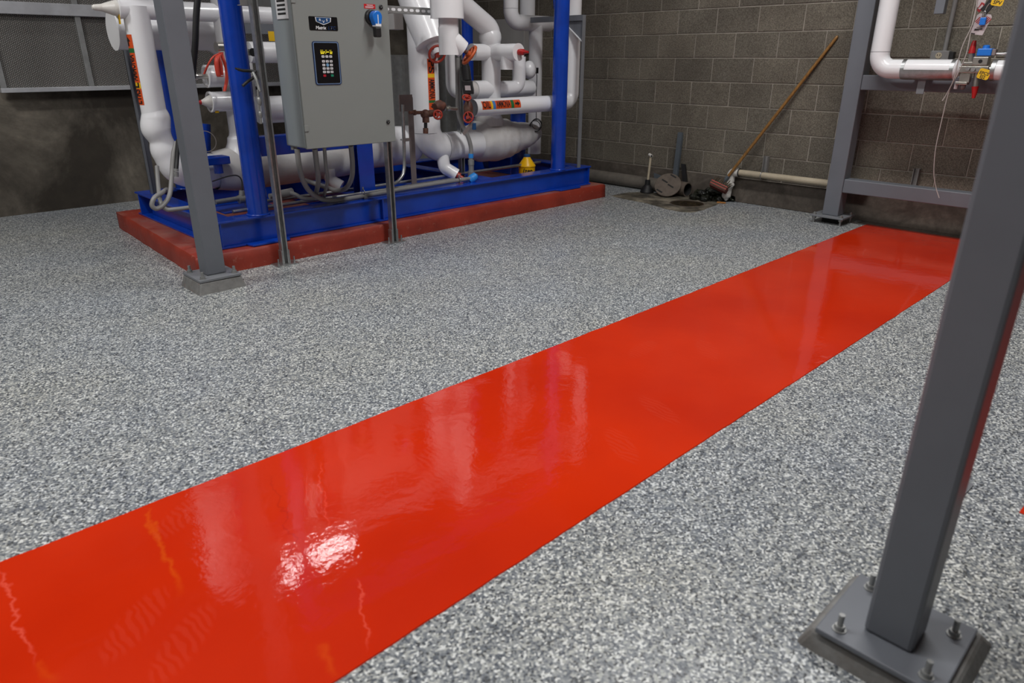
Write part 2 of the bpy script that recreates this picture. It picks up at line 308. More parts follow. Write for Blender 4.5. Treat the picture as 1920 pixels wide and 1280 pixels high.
# ------------------------------------------------------------------ mesh helpers
class MB:
    def __init__(s): s.v = []; s.f = []; s.sm = []
    def add(s, vs, fs, smooth=False):
        o = len(s.v); s.v += [tuple(v) for v in vs]
        s.f += [tuple(i+o for i in f) for f in fs]; s.sm += [smooth]*len(fs); return s
    def box(s, a, b):
        x0, y0, z0 = a; x1, y1, z1 = b
        return s.add([(x0,y0,z0),(x1,y0,z0),(x1,y1,z0),(x0,y1,z0),(x0,y0,z1),(x1,y0,z1),(x1,y1,z1),(x0,y1,z1)],
                     [(0,3,2,1),(4,5,6,7),(0,1,5,4),(1,2,6,5),(2,3,7,6),(3,0,4,7)])
    def obox(s, c, ax, ay, az):      # oriented box: centre and three half-extent vectors
        c, ax, ay, az = map(Vector, (c, ax, ay, az))
        vs = [c+i*ax+j*ay+k*az for k in (-1,1) for j in (-1,1) for i in (-1,1)]
        return s.add(vs, [(0,2,3,1),(4,5,7,6),(0,1,5,4),(2,6,7,3),(0,4,6,2),(1,3,7,5)])
    def bar(s, p0, p1, w, h, ref=(0,0,1)):   # straight rectangular bar between two points
        p0, p1 = Vector(p0), Vector(p1); d = p1-p0; L = d.length; d.normalize()
        sd = d.cross(Vector(ref))
        if sd.length < 1e-4: sd = d.cross(Vector((1,0,0)))
        sd.normalize(); u = sd.cross(d)
        return s.obox((p0+p1)/2, d*L/2, sd*w/2, u*h/2)
    def poly(s, pts, ext):           # closed polygon extruded along a vector
        n = len(pts); e = Vector(ext); P = [Vector(p) for p in pts]
        vs = P + [p+e for p in P]
        return s.add(vs, [tuple(range(n-1,-1,-1)), tuple(range(n,2*n))] + [(i,(i+1)%n,n+(i+1)%n,n+i) for i in range(n)])
    def tube(s, path, r, n=20, caps=True, closed=False):
        P = [Vector(p) for p in path]; m = len(P)
        rs = r if isinstance(r, (list, tuple)) else [r]*m
        T = []
        for i in range(m):
            a = P[(i-1) % m] if (closed or i > 0) else P[i]; b = P[(i+1) % m] if (closed or i < m-1) else P[i]
            t = (b-a); T.append(t.normalized() if t.length > 1e-9 else Vector((0,0,1)))
        nrm = T[0].orthogonal().normalized(); rings = []
        for i in range(m):
            if i:
                ax = T[i-1].cross(T[i])
                if ax.length > 1e-7: nrm = Matrix.Rotation(T[i-1].angle(T[i]), 3, ax.normalized()) @ nrm
                nrm = (nrm - T[i]*nrm.dot(T[i])).normalized()
            bn = T[i].cross(nrm)
            rings.append([P[i]+rs[i]*(math.cos(2*PI*k/n)*nrm+math.sin(2*PI*k/n)*bn) for k in range(n)])
        vs = [v for g in rings for v in g]; fs = []
        for i in range(m if closed else m-1):
            j = (i+1) % m
            for k in range(n): fs.append((i*n+k, i*n+(k+1)%n, j*n+(k+1)%n, j*n+k))
        s.add(vs, fs, True)
        if caps and not closed:
            if rs[0] > 1e-4: s.add(rings[0], [tuple(range(n-1,-1,-1))])
            if rs[-1] > 1e-4: s.add(rings[-1], [tuple(range(n))])
        return s
    def cyl(s, p0, p1, r, r1=None, n=20, caps=True): return s.tube([p0, p1], [r, r if r1 is None else r1], n, caps)
    def lathe(s, o, axis, prof, n=24):   # prof: (distance along axis, radius), sharp where a distance repeats
        o = Vector(o); a = Vector(axis).normalized(); u = a.orthogonal().normalized(); w = a.cross(u)
        for (h0, r0), (h1, r1) in zip(prof, prof[1:]):
            vs = [o+a*h+r*(math.cos(2*PI*k/n)*u+math.sin(2*PI*k/n)*w) for h, r in ((h0,max(r0,1e-5)),(h1,max(r1,1e-5))) for k in range(n)]
            s.add(vs, [(k,(k+1)%n,n+(k+1)%n,n+k) for k in range(n)], abs(h1-h0) > 1e-6)
        return s
    def sphere(s, c, r, n=20, m=12, sc=(1,1,1)):
        c = Vector(c); vs = []; fs = []
        for j in range(m+1):
            th = PI*j/m
            for k in range(n): vs.append(c+Vector((sc[0]*r*math.sin(th)*math.cos(2*PI*k/n), sc[1]*r*math.sin(th)*math.sin(2*PI*k/n), sc[2]*r*math.cos(th))))
        for j in range(m):
            for k in range(n): fs.append((j*n+k,(j+1)*n+k,(j+1)*n+(k+1)%n,j*n+(k+1)%n))
        return s.add(vs, fs, True)
    def torus(s, c, axis, R, r, n=28, k=8):
        a = Vector(axis).normalized(); u = a.orthogonal().normalized(); w = a.cross(u); c = Vector(c)
        return s.tube([c+R*(math.cos(2*PI*i/n)*u+math.sin(2*PI*i/n)*w) for i in range(n)], r, k, False, True)
    def build(s, name, mat, parent=None, bevel=0.0, weld=False):
        me = bpy.data.meshes.new(name); me.from_pydata(s.v, [], s.f)
        me.polygons.foreach_set('use_smooth', s.sm)
        if weld:
            bm = bmesh.new(); bm.from_mesh(me); bmesh.ops.remove_doubles(bm, verts=bm.verts, dist=1e-5); bm.to_mesh(me); bm.free()
        me.update(); me.materials.append(M[mat] if isinstance(mat, str) else mat)
        return link(name, me, parent, bevel)
def link(name, me, parent=None, bevel=0.0):
    o = bpy.data.objects.new(name, me); COL.objects.link(o)
    if parent is not None:
        o.parent = parent
        loc = parent.location if parent.type == 'EMPTY' else Vector((0,0,0))   # mesh parents sit at the world origin
        o.matrix_parent_inverse = Matrix.Translation(-loc)
    if bevel:
        b = o.modifiers.new('bevel', 'BEVEL'); b.width = bevel; b.segments = 2; b.limit_method = 'ANGLE'; b.harden_normals = False
    return o
def tag(o, label, cat, group=None, kind=None):
    o['label'] = label; o['category'] = cat
    if group: o['group'] = group
    if kind: o['kind'] = kind
    return o
def thing(name, label, cat, loc, group=None):
    o = bpy.data.objects.new(name, None); o.empty_display_size = 0.1; o.location = loc
    COL.objects.link(o); return tag(o, label, cat, group)
def rp(pts, R, n=8):                 # polyline with rounded corners
    P = [Vector(p) for p in pts]; out = [P[0]]
    for i in range(1, len(P)-1):
        a = (P[i-1]-P[i]); b = (P[i+1]-P[i]); la, lb = a.length, b.length; a.normalize(); b.normalize()
        ang = a.angle(b)
        if ang > PI-0.02: out.append(P[i]); continue
        t = min(R/math.tan(ang/2), la*0.49, lb*0.49); rr = t*math.tan(ang/2)
        c = P[i] + (a+b).normalized()*(rr/math.sin(ang/2))
        s0 = P[i]+a*t; s1 = P[i]+b*t; v0 = s0-c; v1 = s1-c; w = v0.angle(v1); ax = v0.cross(v1).normalized()
        for k in range(n+1): out.append(c + Matrix.Rotation(w*k/n, 3, ax) @ v0)
    out.append(P[-1]); return out
def spline(pts, n=8):                # Catmull-Rom through points
    P = [Vector(p) for p in pts]; P = [2*P[0]-P[1]] + P + [2*P[-1]-P[-2]]; out = []
    for i in range(1, len(P)-2):
        for k in range(n):
            t = k/n; p0, p1, p2, p3 = P[i-1:i+3]
            out.append(0.5*((2*p1)+(p2-p0)*t+(2*p0-5*p1+4*p2-p3)*t*t+(3*p1-p0-3*p2+p3)*t*t*t))
    out.append(P[-2]); return out
def vspline(pts, vals, n=8):         # spline with interpolated radii
    path = spline(pts, n); r = []
    for i in range(len(vals)-1):
        for k in range(n): t = k/n; t = t*t*(3-2*t); r.append(vals[i]*(1-t)+vals[i+1]*t)
    r.append(vals[-1]); return path, r
def text_mesh(s, size, align='CENTER', shear=0.0, width=1.0, bold=0.02):
    cu = bpy.data.curves.new('lettering', 'FONT'); cu.body = s; cu.size = size; cu.align_x = align; cu.align_y = 'CENTER'; cu.shear = shear
    cu.resolution_u = 3; cu.offset = size*bold
    o = bpy.data.objects.new('lettering', cu); COL.objects.link(o)
    dg = bpy.context.evaluated_depsgraph_get(); dg.update()
    me = bpy.data.meshes.new_from_object(o.evaluated_get(dg))
    bpy.data.objects.remove(o); bpy.data.curves.remove(cu)
    for v in me.vertices: v.co.x *= width
    return me
def flat_text(s, size, p, xd, yd, mat, parent, name='lettering', lift=0.0008, **kw):
    me = text_mesh(s, size, **kw); p, xd, yd = Vector(p), Vector(xd).normalized(), Vector(yd).normalized(); n = xd.cross(yd)
    for v in me.vertices: v.co = p + xd*v.co.x + yd*v.co.y + n*lift
    me.materials.clear(); me.materials.append(M[mat]); me.name = name
    return link(name, me, parent)
def wrap_point(p, a, n0, r, x, y):
    u0 = n0.cross(a); t = y/r
    return p + a*x + r*(math.cos(t)*n0+math.sin(t)*u0)
def wrap_patch(p, a, n0, r, x0, x1, w, mat, parent, name):
    p, a, n0 = Vector(p), Vector(a).normalized(), Vector(n0).normalized(); mb = MB(); K = 8
    vs = [wrap_point(p, a, n0, r, x, w*(k/K-0.5)) for x in (x0, x1) for k in range(K+1)]
    mb.add(vs, [(k, K+1+k, K+2+k, k+1) for k in range(K)], True)
    return mb.build(name, mat, parent)
def wrap_text(s, size, p, a, n0, r, x, parent, mat='print', width=1.0):
    me = text_mesh(s, size, width=width)
    bm = bmesh.new(); bm.from_mesh(me)          # cut the letters into bands so that they bend round the pipe
    for k in range(-6, 7):
        bmesh.ops.bisect_plane(bm, geom=bm.verts[:]+bm.edges[:]+bm.faces[:], plane_co=(0, k*size/13, 0), plane_no=(0, 1, 0))
    bm.to_mesh(me); bm.free()
    p, a, n0 = Vector(p), Vector(a).normalized(), Vector(n0).normalized()
    for v in me.vertices: v.co = wrap_point(p, a, n0, r, x+v.co.x, v.co.y)
    me.materials.clear(); me.materials.append(M[mat]); me.name = 'lettering'
    return link('lettering', me, parent)
def wrap_arrow(p, a, n0, r, x, L, w, parent, flip=1):
    p, a, n0 = Vector(p), Vector(a).normalized(), Vector(n0).normalized(); mb = MB()
    sh = [(-.5,-.18),(0,-.18),(0,-.5),(.5,0),(0,.5),(0,.18),(-.5,.18)]
    vs = [wrap_point(p, a, n0, r, x+flip*u*L, v*w*flip) for u, v in sh]
    mb.add(vs, [(0,1,5,6),(1,2,3),(1,3,5),(3,4,5)]); return mb.build('arrow_print', 'print', parent)
def facing(P, deg):                  # horizontal outward direction, turned to the viewer's right by deg
    d = Vector((-P[0], -P[1], 0)).normalized(); r = Vector((-d.y, d.x, 0)); a = math.radians(deg)
    return d*math.cos(a)+r*math.sin(a)
def pipe_label(root, p, a, n0, r, w, segs, start):
    """segs: list of (length, colour material, text or None)"""
    x = start; lab = None
    for L, mat, txt in segs:
        nm = {'label_orange':'pipe_label','label_yellow':'yellow_band','label_green':'green_band','label_blue':'blue_band'}[mat]
        o = wrap_patch(p, a, n0, r*1.006+0.0008, x, x+L, w, mat, root, nm)
        if txt == '>': wrap_arrow(p, a, n0, r*1.006+0.002, x+L/2, L*0.7, w*0.62, o)
        elif txt == '<': wrap_arrow(p, a, n0, r*1.006+0.002, x+L/2, L*0.7, w*0.62, o, -1)
        elif txt:
            sz = w*1.15; me = text_mesh(txt, sz); wd = max(v.co.x for v in me.vertices)-min(v.co.x for v in me.vertices)
            bpy.data.meshes.remove(me)
            wrap_text(txt, sz, p, a, n0, r*1.006+0.002, x+L/2, o, width=L*0.88/wd)
        x += L
def handwheel(name, c, axis, R, r, mat, parent, spokes=3):
    mb = MB(); mb.torus(c, axis, R, r); a = Vector(axis).normalized(); u = a.orthogonal().normalized(); w = a.cross(u); c = Vector(c)
    for k in range(spokes):
        t = 2*PI*k/spokes+0.5; mb.cyl(c, c+R*(math.cos(t)*u+math.sin(t)*w), r*0.8, n=8)
    mb.cyl(c-a*r*2.2, c+a*r*2.2, r*2.0, n=12)
    return mb.build(name, mat, parent)
def nutbolt(name, p, parent, h=0.035, r=0.009, mat='galv_dull', axis=(0,0,1)):
    mb = MB(); mb.lathe(p, axis, [(0,0),(0,r*2.3),(0.003,r*2.3),(0.003,0)], 16)
    mb.lathe(p, axis, [(0.003,r*1.75),(0.003+r*1.6,r*1.75),(0.003+r*1.6,0)], 6)
    mb.lathe(p, axis, [(0.003+r*1.6,r),(h,r),(h,0)], 10)
    return mb.build(name, mat, parent)
def struct(o): o['kind'] = 'structure'; return o

# ------------------------------------------------------------------ the room
XW, YW, XL, YF = 6.10, 7.20, -3.6, -4.0
mb = MB(); mb.box((XL, YF, -0.1), (XW+0.3, YW+0.3, 0.0))
floor = struct(mb.build('floor', 'flake')); tag(floor, 'grey speckled flake epoxy floor', 'floor')
mb = MB(); mb.box((XL, YF, CEIL), (XW+0.3, YW+0.3, CEIL+0.1)); o = struct(mb.build('ceiling', 'ceiling')); tag(o, 'plain ceiling above the machine room', 'ceiling')
mb = MB(); mb.box((XL-0.2, YF, 0), (XL, YW+0.3, CEIL)); o = struct(mb.build('wall_left', 'wall_plain')); tag(o, 'plain side wall outside the view', 'wall')
mb = MB(); mb.box((XL, YF-0.2, 0), (XW+0.3, YF, CEIL)); o = struct(mb.build('wall_front', 'wall_plain')); tag(o, 'plain wall behind the viewer', 'wall')
mb = MB(); mb.box((XL, YW, 0), (XW+0.3, YW+0.2, CEIL)); o = struct(mb.build('wall_back', 'stained')); tag(o, 'dark stained concrete wall behind the machine skid', 'wall')
# block wall: mortar core, concrete curb, each block a child
mb = MB(); mb.box((XW, YF, 0), (XW+0.3, YW, CEIL)); wall_right = struct(mb.build('wall_right', 'mortar')); tag(wall_right, 'grey brown concrete block wall with pale mortar joints', 'wall')
mb = MB(); mb.box((XW-0.009, YF, 0.0), (XW+0.05, YW, 0.222)); mb.build('concrete_curb', 'curb', wall_right, 0.006)
CH, BL, Z0 = 0.2052, 0.4035, 0.228
J = 0.009
def block_mesh(w):
    mb = MB(); mb.box((-0.006, -w/2+J/2, -CH/2+J/2), (0.03, w/2-J/2, CH/2-J/2))
    me = bpy.data.meshes.new('block'); me.from_pydata(mb.v, [], mb.f)
    bm = bmesh.new(); bm.from_mesh(me); bmesh.ops.bevel(bm, geom=[e for e in bm.edges], offset=0.003, segments=1, affect='EDGES'); bm.to_mesh(me); bm.free()
    me.materials.append(M['block']); return me
BM = block_mesh(BL)
rest = MB()
rb = random.Random(3)
for k in range(22):
    z = Z0+(k+0.5)*CH
    if z+CH/2 > CEIL: break
    ph = 2.646 if k % 2 else 2.848
    n0 = math.floor((YF-ph)/BL)-1
    for n in range(n0, n0+32):
        ya = max(ph+n*BL, YF); yb = min(ph+(n+1)*BL, YW)
        if yb-ya < 0.03: continue
        off = rb.uniform(-0.0015, 0.0015)
        if yb > 0.75 and k < 9 and yb-ya > BL*0.99:
            o = bpy.data.objects.new('block', BM); COL.objects.link(o); o.parent = wall_right; o.location = (XW+off, (ya+yb)/2, z)
        elif yb > 0.75 and k < 9:
            o = bpy.data.objects.new('block', block_mesh(yb-ya)); COL.objects.link(o); o.parent = wall_right; o.location = (XW+off, (ya+yb)/2, z)
        else:
            rest.box((XW-0.006+off, ya+J/2, z-CH/2+J/2), (XW+0.03, yb-J/2, z+CH/2-J/2))
o = rest.build('block_courses', 'block', wall_right); o['kind'] = 'stuff'

# red walkway stripe, hand-masked edges
def stripe(name, x0, x1, ya, yb, label):
    n = 220; L = []; Rr = []
    for i in range(n+1):
        x = x0+(x1-x0)*i/n
        L.append((x, ya+0.003*noise.noise((x*9, ya, 0))+0.0025*noise.noise((x*40, ya, 3)), 0)); Rr.append((x, yb+0.003*noise.noise((x*9, yb, 5))+0.0025*noise.noise((x*40, yb, 8)), 0))
    vs = []
    for a, b in zip(L, Rr): vs += [(a[0], a[1], 0), (b[0], b[1], 0), (a[0], a[1]+0.002, 0.003), (b[0], b[1]-0.002, 0.003)]
    fs = []
    for i in range(n):
        o = i*4; fs += [(o+2, o+6, o+7, o+3), (o, o+4, o+6, o+2), (o+1, o+3, o+7, o+5)]
    e = n*4; fs += [(0,2,3,1), (e, e+1, e+3, e+2)]
    mb = MB(); mb.add(vs, fs); o = mb.build(name, 'strip'); return tag(o, label, 'walkway', kind='structure')
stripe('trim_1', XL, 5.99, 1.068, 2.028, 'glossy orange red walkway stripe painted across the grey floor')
mb = MB(); mb.poly([(5.985, .6, 0), (6.095, .6, 0), (6.095, 2.10, 0), (6.0, 2.12, 0), (5.985, 2.03, 0)], (0, 0, .0015)); tag(mb.build('trim_3', 'curb'), 'dark bare gap between red stripe end and block wall', 'floor gap', kind='structure')
stripe('trim_2', 2.285, 5.9, -1.2, 0.192, 'corner of red floor paint at the right edge')

# ------------------------------------------------------------------ ceiling lamps (out of view, they light the room)
LWHERE = ['above the far half of the red stripe', 'above the near half of the red stripe', 'above the floor left of the skid', 'above the back of the blue skid']
for i, (lx, ly, ll, lw, e) in enumerate(LAMPS):
    t = thing('ceiling_light', 'white linear ceiling light hung ' + LWHERE[i], 'ceiling light', (lx, ly, CEIL), 'ceiling lights')
    mb = MB(); mb.poly([(lx-ll/2-.04, ly-lw/2-.03, 4.16), (lx-ll/2-.04, ly+lw/2+.03, 4.16), (lx-ll/2-.04, ly+lw/2-.02, 4.24), (lx-ll/2-.04, ly-lw/2+.02, 4.24)], (ll+.08, 0, 0)); mb.build('housing', 'panel_white', t)
    mb = MB(); mb.box((lx-ll/2, ly-lw/2, 4.145), (lx+ll/2, ly+lw/2, 4.16)); mb.build('diffuser', 'lamp', t)
    for q in (-1, 1): mb = MB(); mb.cyl((lx+q*ll/3, ly, 4.24), (lx+q*ll/3, ly, CEIL), 0.004, n=6); mb.build('hanger', 'galv', t)

# mesh panel on the back wall
t = thing('mesh_panel', 'aluminium framed wire mesh panel on the dark back wall', 'mesh panel', (1.2, 7.12, 1.0))
mx = [1.215, 1.85, 2.49, 3.13, 3.77, 4.41]
mb = MB(); mb.box((1.19, 7.08, 0.985), (4.43, 7.15, 1.02)); mb.build('frame_rail', 'alu', t, 0.003)
mb = MB(); mb.box((1.19, 7.07, 1.565), (4.43, 7.15, 1.655)); mb.build('frame_rail', 'alu', t, 0.003)
mb = MB(); mb.box((1.19, 7.08, 2.22), (4.43, 7.15, 2.26)); mb.build('frame_rail', 'alu', t, 0.003)
for i, x in enumerate(mx):
    w = 0.022
    mb = MB(); mb.box((x-w, 7.085, 1.02), (x+w, 7.145, 1.565)); mb.build('frame_stile', 'galv_dull', t, 0.003)
    mb = MB(); mb.box((x-w, 7.085, 1.655), (x+w, 7.145, 2.22)); mb.build('frame_stile', 'galv_dull', t, 0.003)
    if i+1 < len(mx):
        for z0, z1 in ((1.02, 1.565), (1.655, 2.22)):
            mb = MB(); mb.box((x+w, 7.115, z0), (mx[i+1]-w, 7.13, z1)); mb.build('mesh_pane', 'mesh', t)

# ------------------------------------------------------------------ concrete pad
mb = MB(); n = 60
Q = [(1.475, 4.255), (5.40, 4.27), (5.40, 6.10), (1.57, 6.09)]
ring = []
for i in range(4):
    a, b = Q[i], Q[(i+1) % 4]
    for k in range(n): t_ = k/n; ring.append((a[0]+(b[0]-a[0])*t_, a[1]+(b[1]-a[1])*t_))
cx, cy = 3.45, 5.18
def inset(p, d, w):
    nx, ny = cx-p[0], cy-p[1]; q = max(abs(nx)/1.95, abs(ny)/0.92)
    return (p[0]+d*(1 if nx > 0 else -1)*(abs(nx)/1.95 > 0.97)+w*noise.noise((p[0]*6, p[1]*6, d*50)), p[1]+d*(1 if ny > 0 else -1)*(abs(ny)/0.92 > 0.97)+w*noise.noise((p[0]*6, p[1]*6, 9+d*50)))
lv = [(0.0, 0.0, 0.006), (0.06, 0.001, 0.005), (0.112, 0.002, 0.004), (0.125, 0.012, 0.004)]
vs = []
for z, d, w in lv: vs += [(*inset(p, d, w), z+(0.003*noise.noise((p[0]*5, p[1]*5, 2)) if z > 0.1 else 0)) for p in ring]
m_ = len(ring); fs = []
for l in range(len(lv)-1):
    for i in range(m_): fs.append((l*m_+i, l*m_+(i+1) % m_, (l+1)*m_+(i+1) % m_, (l+1)*m_+i))
mb.add(vs, fs, True); mb.add([vs[(len(lv)-1)*m_+i] for i in range(m_)], [tuple(range(m_))])
tag(mb.build('concrete_pad', 'padred'), 'low red painted concrete pad under the blue skid', 'pad')

# ------------------------------------------------------------------ blue skid frame
SZ0, SZ1 = 0.127, 0.299
skid = thing('steel_skid', 'bright blue welded steel skid frame with tall round corner posts', 'skid', (3.48, 5.1, SZ0))
def ibeam_x(name, x0, x1, yc, w=0.14, t=0.012, wt=0.010, wo=0.0):
    mb = MB(); mb.box((x0, yc-w/2, SZ0), (x1, yc+w/2, SZ0+t)); mb.box((x0, yc-w/2, SZ1-t), (x1, yc+w/2, SZ1)); mb.box((x0, yc+wo-wt/2, SZ0+t), (x1, yc+wo+wt/2, SZ1-t)); return mb.build(name, 'blue', skid, 0.002)
def ibeam_y(name, y0, y1, xc, w=0.13, t=0.012, wt=0.010):
    mb = MB(); mb.box((xc-w/2, y0, SZ0), (xc+w/2, y1, SZ0+t)); mb.box((xc-w/2, y0, SZ1-t), (xc+w/2, y1, SZ1)); mb.box((xc-wt/2, y0, SZ0+t), (xc+wt/2, y1, SZ1-t)); return mb.build(name, 'blue', skid, 0.002)
ibeam_x('front_beam', 1.67, 5.27, 4.42, wo=-.036); ibeam_x('back_beam', 1.67, 5.27, 5.80)
ibeam_y('end_beam', 4.492, 5.728, 1.735); ibeam_y('end_beam', 4.492, 5.728, 5.205)
for x in (2.88, 4.05): ibeam_y('cross_beam', 4.492, 5.728, x)
for x in (1.69, 5.245, 2.9): mb = MB(); mb.box((x-.005, 4.352, SZ0+.013), (x+.005, 4.378, SZ1-.013)); mb.build('stiffener', 'blue', skid)
for x0, x1 in ((1.835, 2.13), (4.76, 5.07)):
    mb = MB(); mb.poly([(x0, 4.36, SZ0), (x0+.02, 4.285, SZ0), (x1-.02, 4.285, SZ0), (x1, 4.36, SZ0)], (0, 0, 0.014)); mb.build('foot_plate', 'blue', skid, 0.003)
mb = MB(); mb.box((1.83, 4.60, SZ1-.006), (2.2, 4.85, SZ1+.001)); mb.build('deck_plate', 'blue', skid, 0.001)
mb = MB(); mb.box((2.96, 4.50, SZ1-.006), (3.85, 4.80, SZ1+.001)); mb.build('deck_plate', 'blue', skid, 0.001)
for (x, y, r, z1) in ((1.975, 4.42, 0.066, 3.1), (4.875, 4.42, 0.067, 3.1), (2.0, 5.75, 0.06, 3.1), (4.95, 5.75, 0.06, 3.1)):
    mb = MB(); mb.cyl((x, y, SZ1), (x, y, z1), r, n=32); mb.torus((x, y, SZ1+.004), (0,0,1), r+.002, .008, 32, 6); mb.build('corner_post', 'blue', skid)
for y in (4.42, 5.75): mb = MB(); mb.bar((1.9, y, 3.05), (4.95, y, 3.05), .1, .1); mb.build('top_rail', 'blue', skid, .004)
for x in (1.975, 4.875): mb = MB(); mb.bar((x, 4.42, 3.0), (x, 5.75, 3.0), .08, .08); mb.build('top_rail', 'blue', skid, .004)
mb = MB(); mb.poly([(4.828, 4.46, 1.64), (4.891, 4.46, 1.568), (4.879, 4.46, 1.87), (4.806, 4.46, 1.865)], (0, .012, 0)); mb.build('gusset', 'blue', skid)
# motor support: short upright and horizontal plate girder behind the cabinet
ux = (2.889, 4.558, 0.299)[0]; uy = 4.57
mb = MB(); mb.box((ux-.065, uy-.05, SZ1), (ux+.065, uy-.04, .72)); mb.box((ux-.065, uy+.04, SZ1), (ux+.065, uy+.05, .72)); mb.box((ux-.006, uy-.04, SZ1), (ux+.006, uy+.04, .72)); mb.build('support_upright', 'blue', skid, .002)
mb = MB(); z_ = (2.244, 4.6, 0.6428)[2]; mb.box(((2.092, 4.6, 0.6867)[0], 4.55, z_), (ux+.065, 4.65, z_+.125)); mb.build('support_girder', 'blue', skid, .004)
mb = MB(); mb.box((3.382, 5.45, 0.2817), (3.9, 5.6, .62)); mb.build('support_pedestal', 'blue', skid, .004)
mb = MB(); mb.cyl((2.006, 5.25, 0.5634), (2.043, 5.25, 0.8123), 0.0382); mb.build('oil_filter_housing', 'blue', skid)
mb = MB(); p_ = Vector((1.895, 4.78, 0.6081)); mb.box(p_+Vector((-.07,-.02,-.02)), p_+Vector((.09,.1,.03))); mb.cyl(p_+Vector((.02,.03,-.08)), p_+Vector((.02,.03,-.02)), .03); mb.build('flange_block', 'blue', skid, .006)
mb = MB(); mb.cyl((4.93, 5.0, SZ0), (4.93, 5.0, (4.955, 5, 0.7604)[2]), 0.075); mb.build('pedestal_drum', 'blue', skid)

# ------------------------------------------------------------------ grey square-tube column by the pad
t = thing('steel_column', 'grey square tube column bolted beside the red pad corner', 'column', (1.492, 4.06, 0))
mb = MB(); c = [(1.346, 3.918), (1.624, 3.923), (1.624, 4.20), (1.346, 4.20)]
tp = [(1.366, 3.936), (1.606, 3.941), (1.606, 4.185), (1.366, 4.185)]
mb.add([(*p, 0) for p in c]+[(*p, .066) for p in tp], [(0,1,5,4),(1,2,6,5),(2,3,7,6),(3,0,4,7),(4,5,6,7)]); mb.build('grout_plinth', 'plinth', t, .008)
mb = MB(); mb.box((1.364, 3.934, .066), (1.608, 4.187, .080)); mb.build('base_plate', 'grey_light', t, .002)
mb = MB(); mb.box((1.437, 4.007, .080), (1.549, 4.119, 3.6)); mb.build('shaft', 'grey', t, .007)
for x, y in ((1.395, 3.965), (1.58, 3.968), (1.395, 4.155), (1.58, 4.155)): nutbolt('anchor_bolt', (x, y, .080), t, .04, .008)

# big column in the foreground
t = thing('steel_column', 'large dark grey square tube column in the right foreground', 'column', (1.45, .27, 0))
mb = MB(); c = [(1.338, .142), (1.56, .112), (1.655, .15), (1.655, .425), (1.338, .428)]
c = [(1.33, .11), (1.655, .11), (1.655, .425), (1.33, .43)]; tp = [(1.345, .128), (1.60, .128), (1.60, .405), (1.345, .408)]
mb.add([(*p, 0) for p in c]+[(*p, .052) for p in tp], [(0,1,5,4),(1,2,6,5),(2,3,7,6),(3,0,4,7),(4,5,6,7)]); mb.build('grout_plinth', 'plinth', t, .012)
mb = MB(); mb.box((1.333, .138, .052), (1.588, .395, .066)); mb.build('base_plate', 'grey', t, .003)
mb = MB(); mb.box((1.402, .218, .066), (1.502, .318, 3.6)); mb.build('shaft', 'grey', t, .009)
for uv in ((1.364, 0.3549, 0.066), (1.364, 0.1768, 0.066), (1.531, 0.1718, 0.066), (1.55, 0.3565, 0.066)): nutbolt('anchor_bolt', uv, t, .042, .0065)

# ------------------------------------------------------------------ strut posts and control cabinet
def strut_post(x, y, z0, z1, label, foot=True):
    t = thing('strut_post', label, 'strut post', (x, y, z0)); s = .0206; k = .0035
    mb = MB(); mb.box((x-s, y+s-k, z0), (x+s, y+s, z1)); mb.box((x-s, y-s, z0), (x-s+k, y+s-k, z1)); mb.box((x+s-k, y-s, z0), (x+s, y+s-k, z1))
    mb.box((x-s+k, y-s, z0), (x-s+.0095, y-s+k, z1)); mb.box((x+s-.0095, y-s, z0), (x+s-k, y-s+k, z1)); mb.build('channel', 'galv', t)
    mb = MB(); mb.box((x-.009, y+s-k-.002, z0+.002), (x+.009, y+s-k, z1)); mb.build('channel_back', 'galv_dull', t)
    if foot:
        mb = MB(); mb.box((x-.075, y-.05, z0), (x+.075, y+.05, z0+.006)); mb.build('foot_plate', 'galv', t, .001)
        mb = MB()
        for q in (-1, 1): mb.box((x+q*(s+.004)-.003, y-.022, z0+.006), (x+q*(s+.004)+.003, y+.022, z0+.095))
        mb.build('foot_bracket', 'galv', t)
        for q in (-1, 1): nutbolt('anchor_bolt', (x+q*.055, y-.02, z0+.006), t, .04, .0045, 'galv')
    return t
strut_post(2.015, 4.205, 0, 2.0, 'galvanised strut post left of the grey control cabinet')
strut_post(2.872, 4.205, 0, 2.0, 'galvanised strut post below the right side of the control cabinet')
st3 = Vector((3.959, 4.705, 0.299)); strut_post(st3.x, st3.y, .299, 2.0, 'galvanised strut post standing inside the skid beside white pipes', False)
zr = (3.159, 4.25, 1.547)[2]
t = thing('strut_rail', 'slotted galvanised strut rail running out behind the control cabinet', 'strut rail', (2.7, 4.25, zr))
mb = MB(); mb.box((1.95, 4.228, zr-.022), (3.42, 4.232, zr+.022)); mb.box((1.95, 4.232, zr+.018), (3.42, 4.268, zr+.022)); mb.box((1.95, 4.232, zr-.022), (3.42, 4.268, zr-.018)); mb.build('channel', 'galv_dull', t)
for i in range(11):
    x = 2.85+i*.05; mb = MB(); a_ = [(x+.011*math.cos(th)+(.006 if math.cos(th) > 0 else -.006), 4.2275, zr+.009*math.sin(th)) for th in [PI/8+2*PI*k/12 for k in range(12)]]
    mb.poly(a_, (0, -.0006, 0)); mb.build('slot', 'print_white', t)

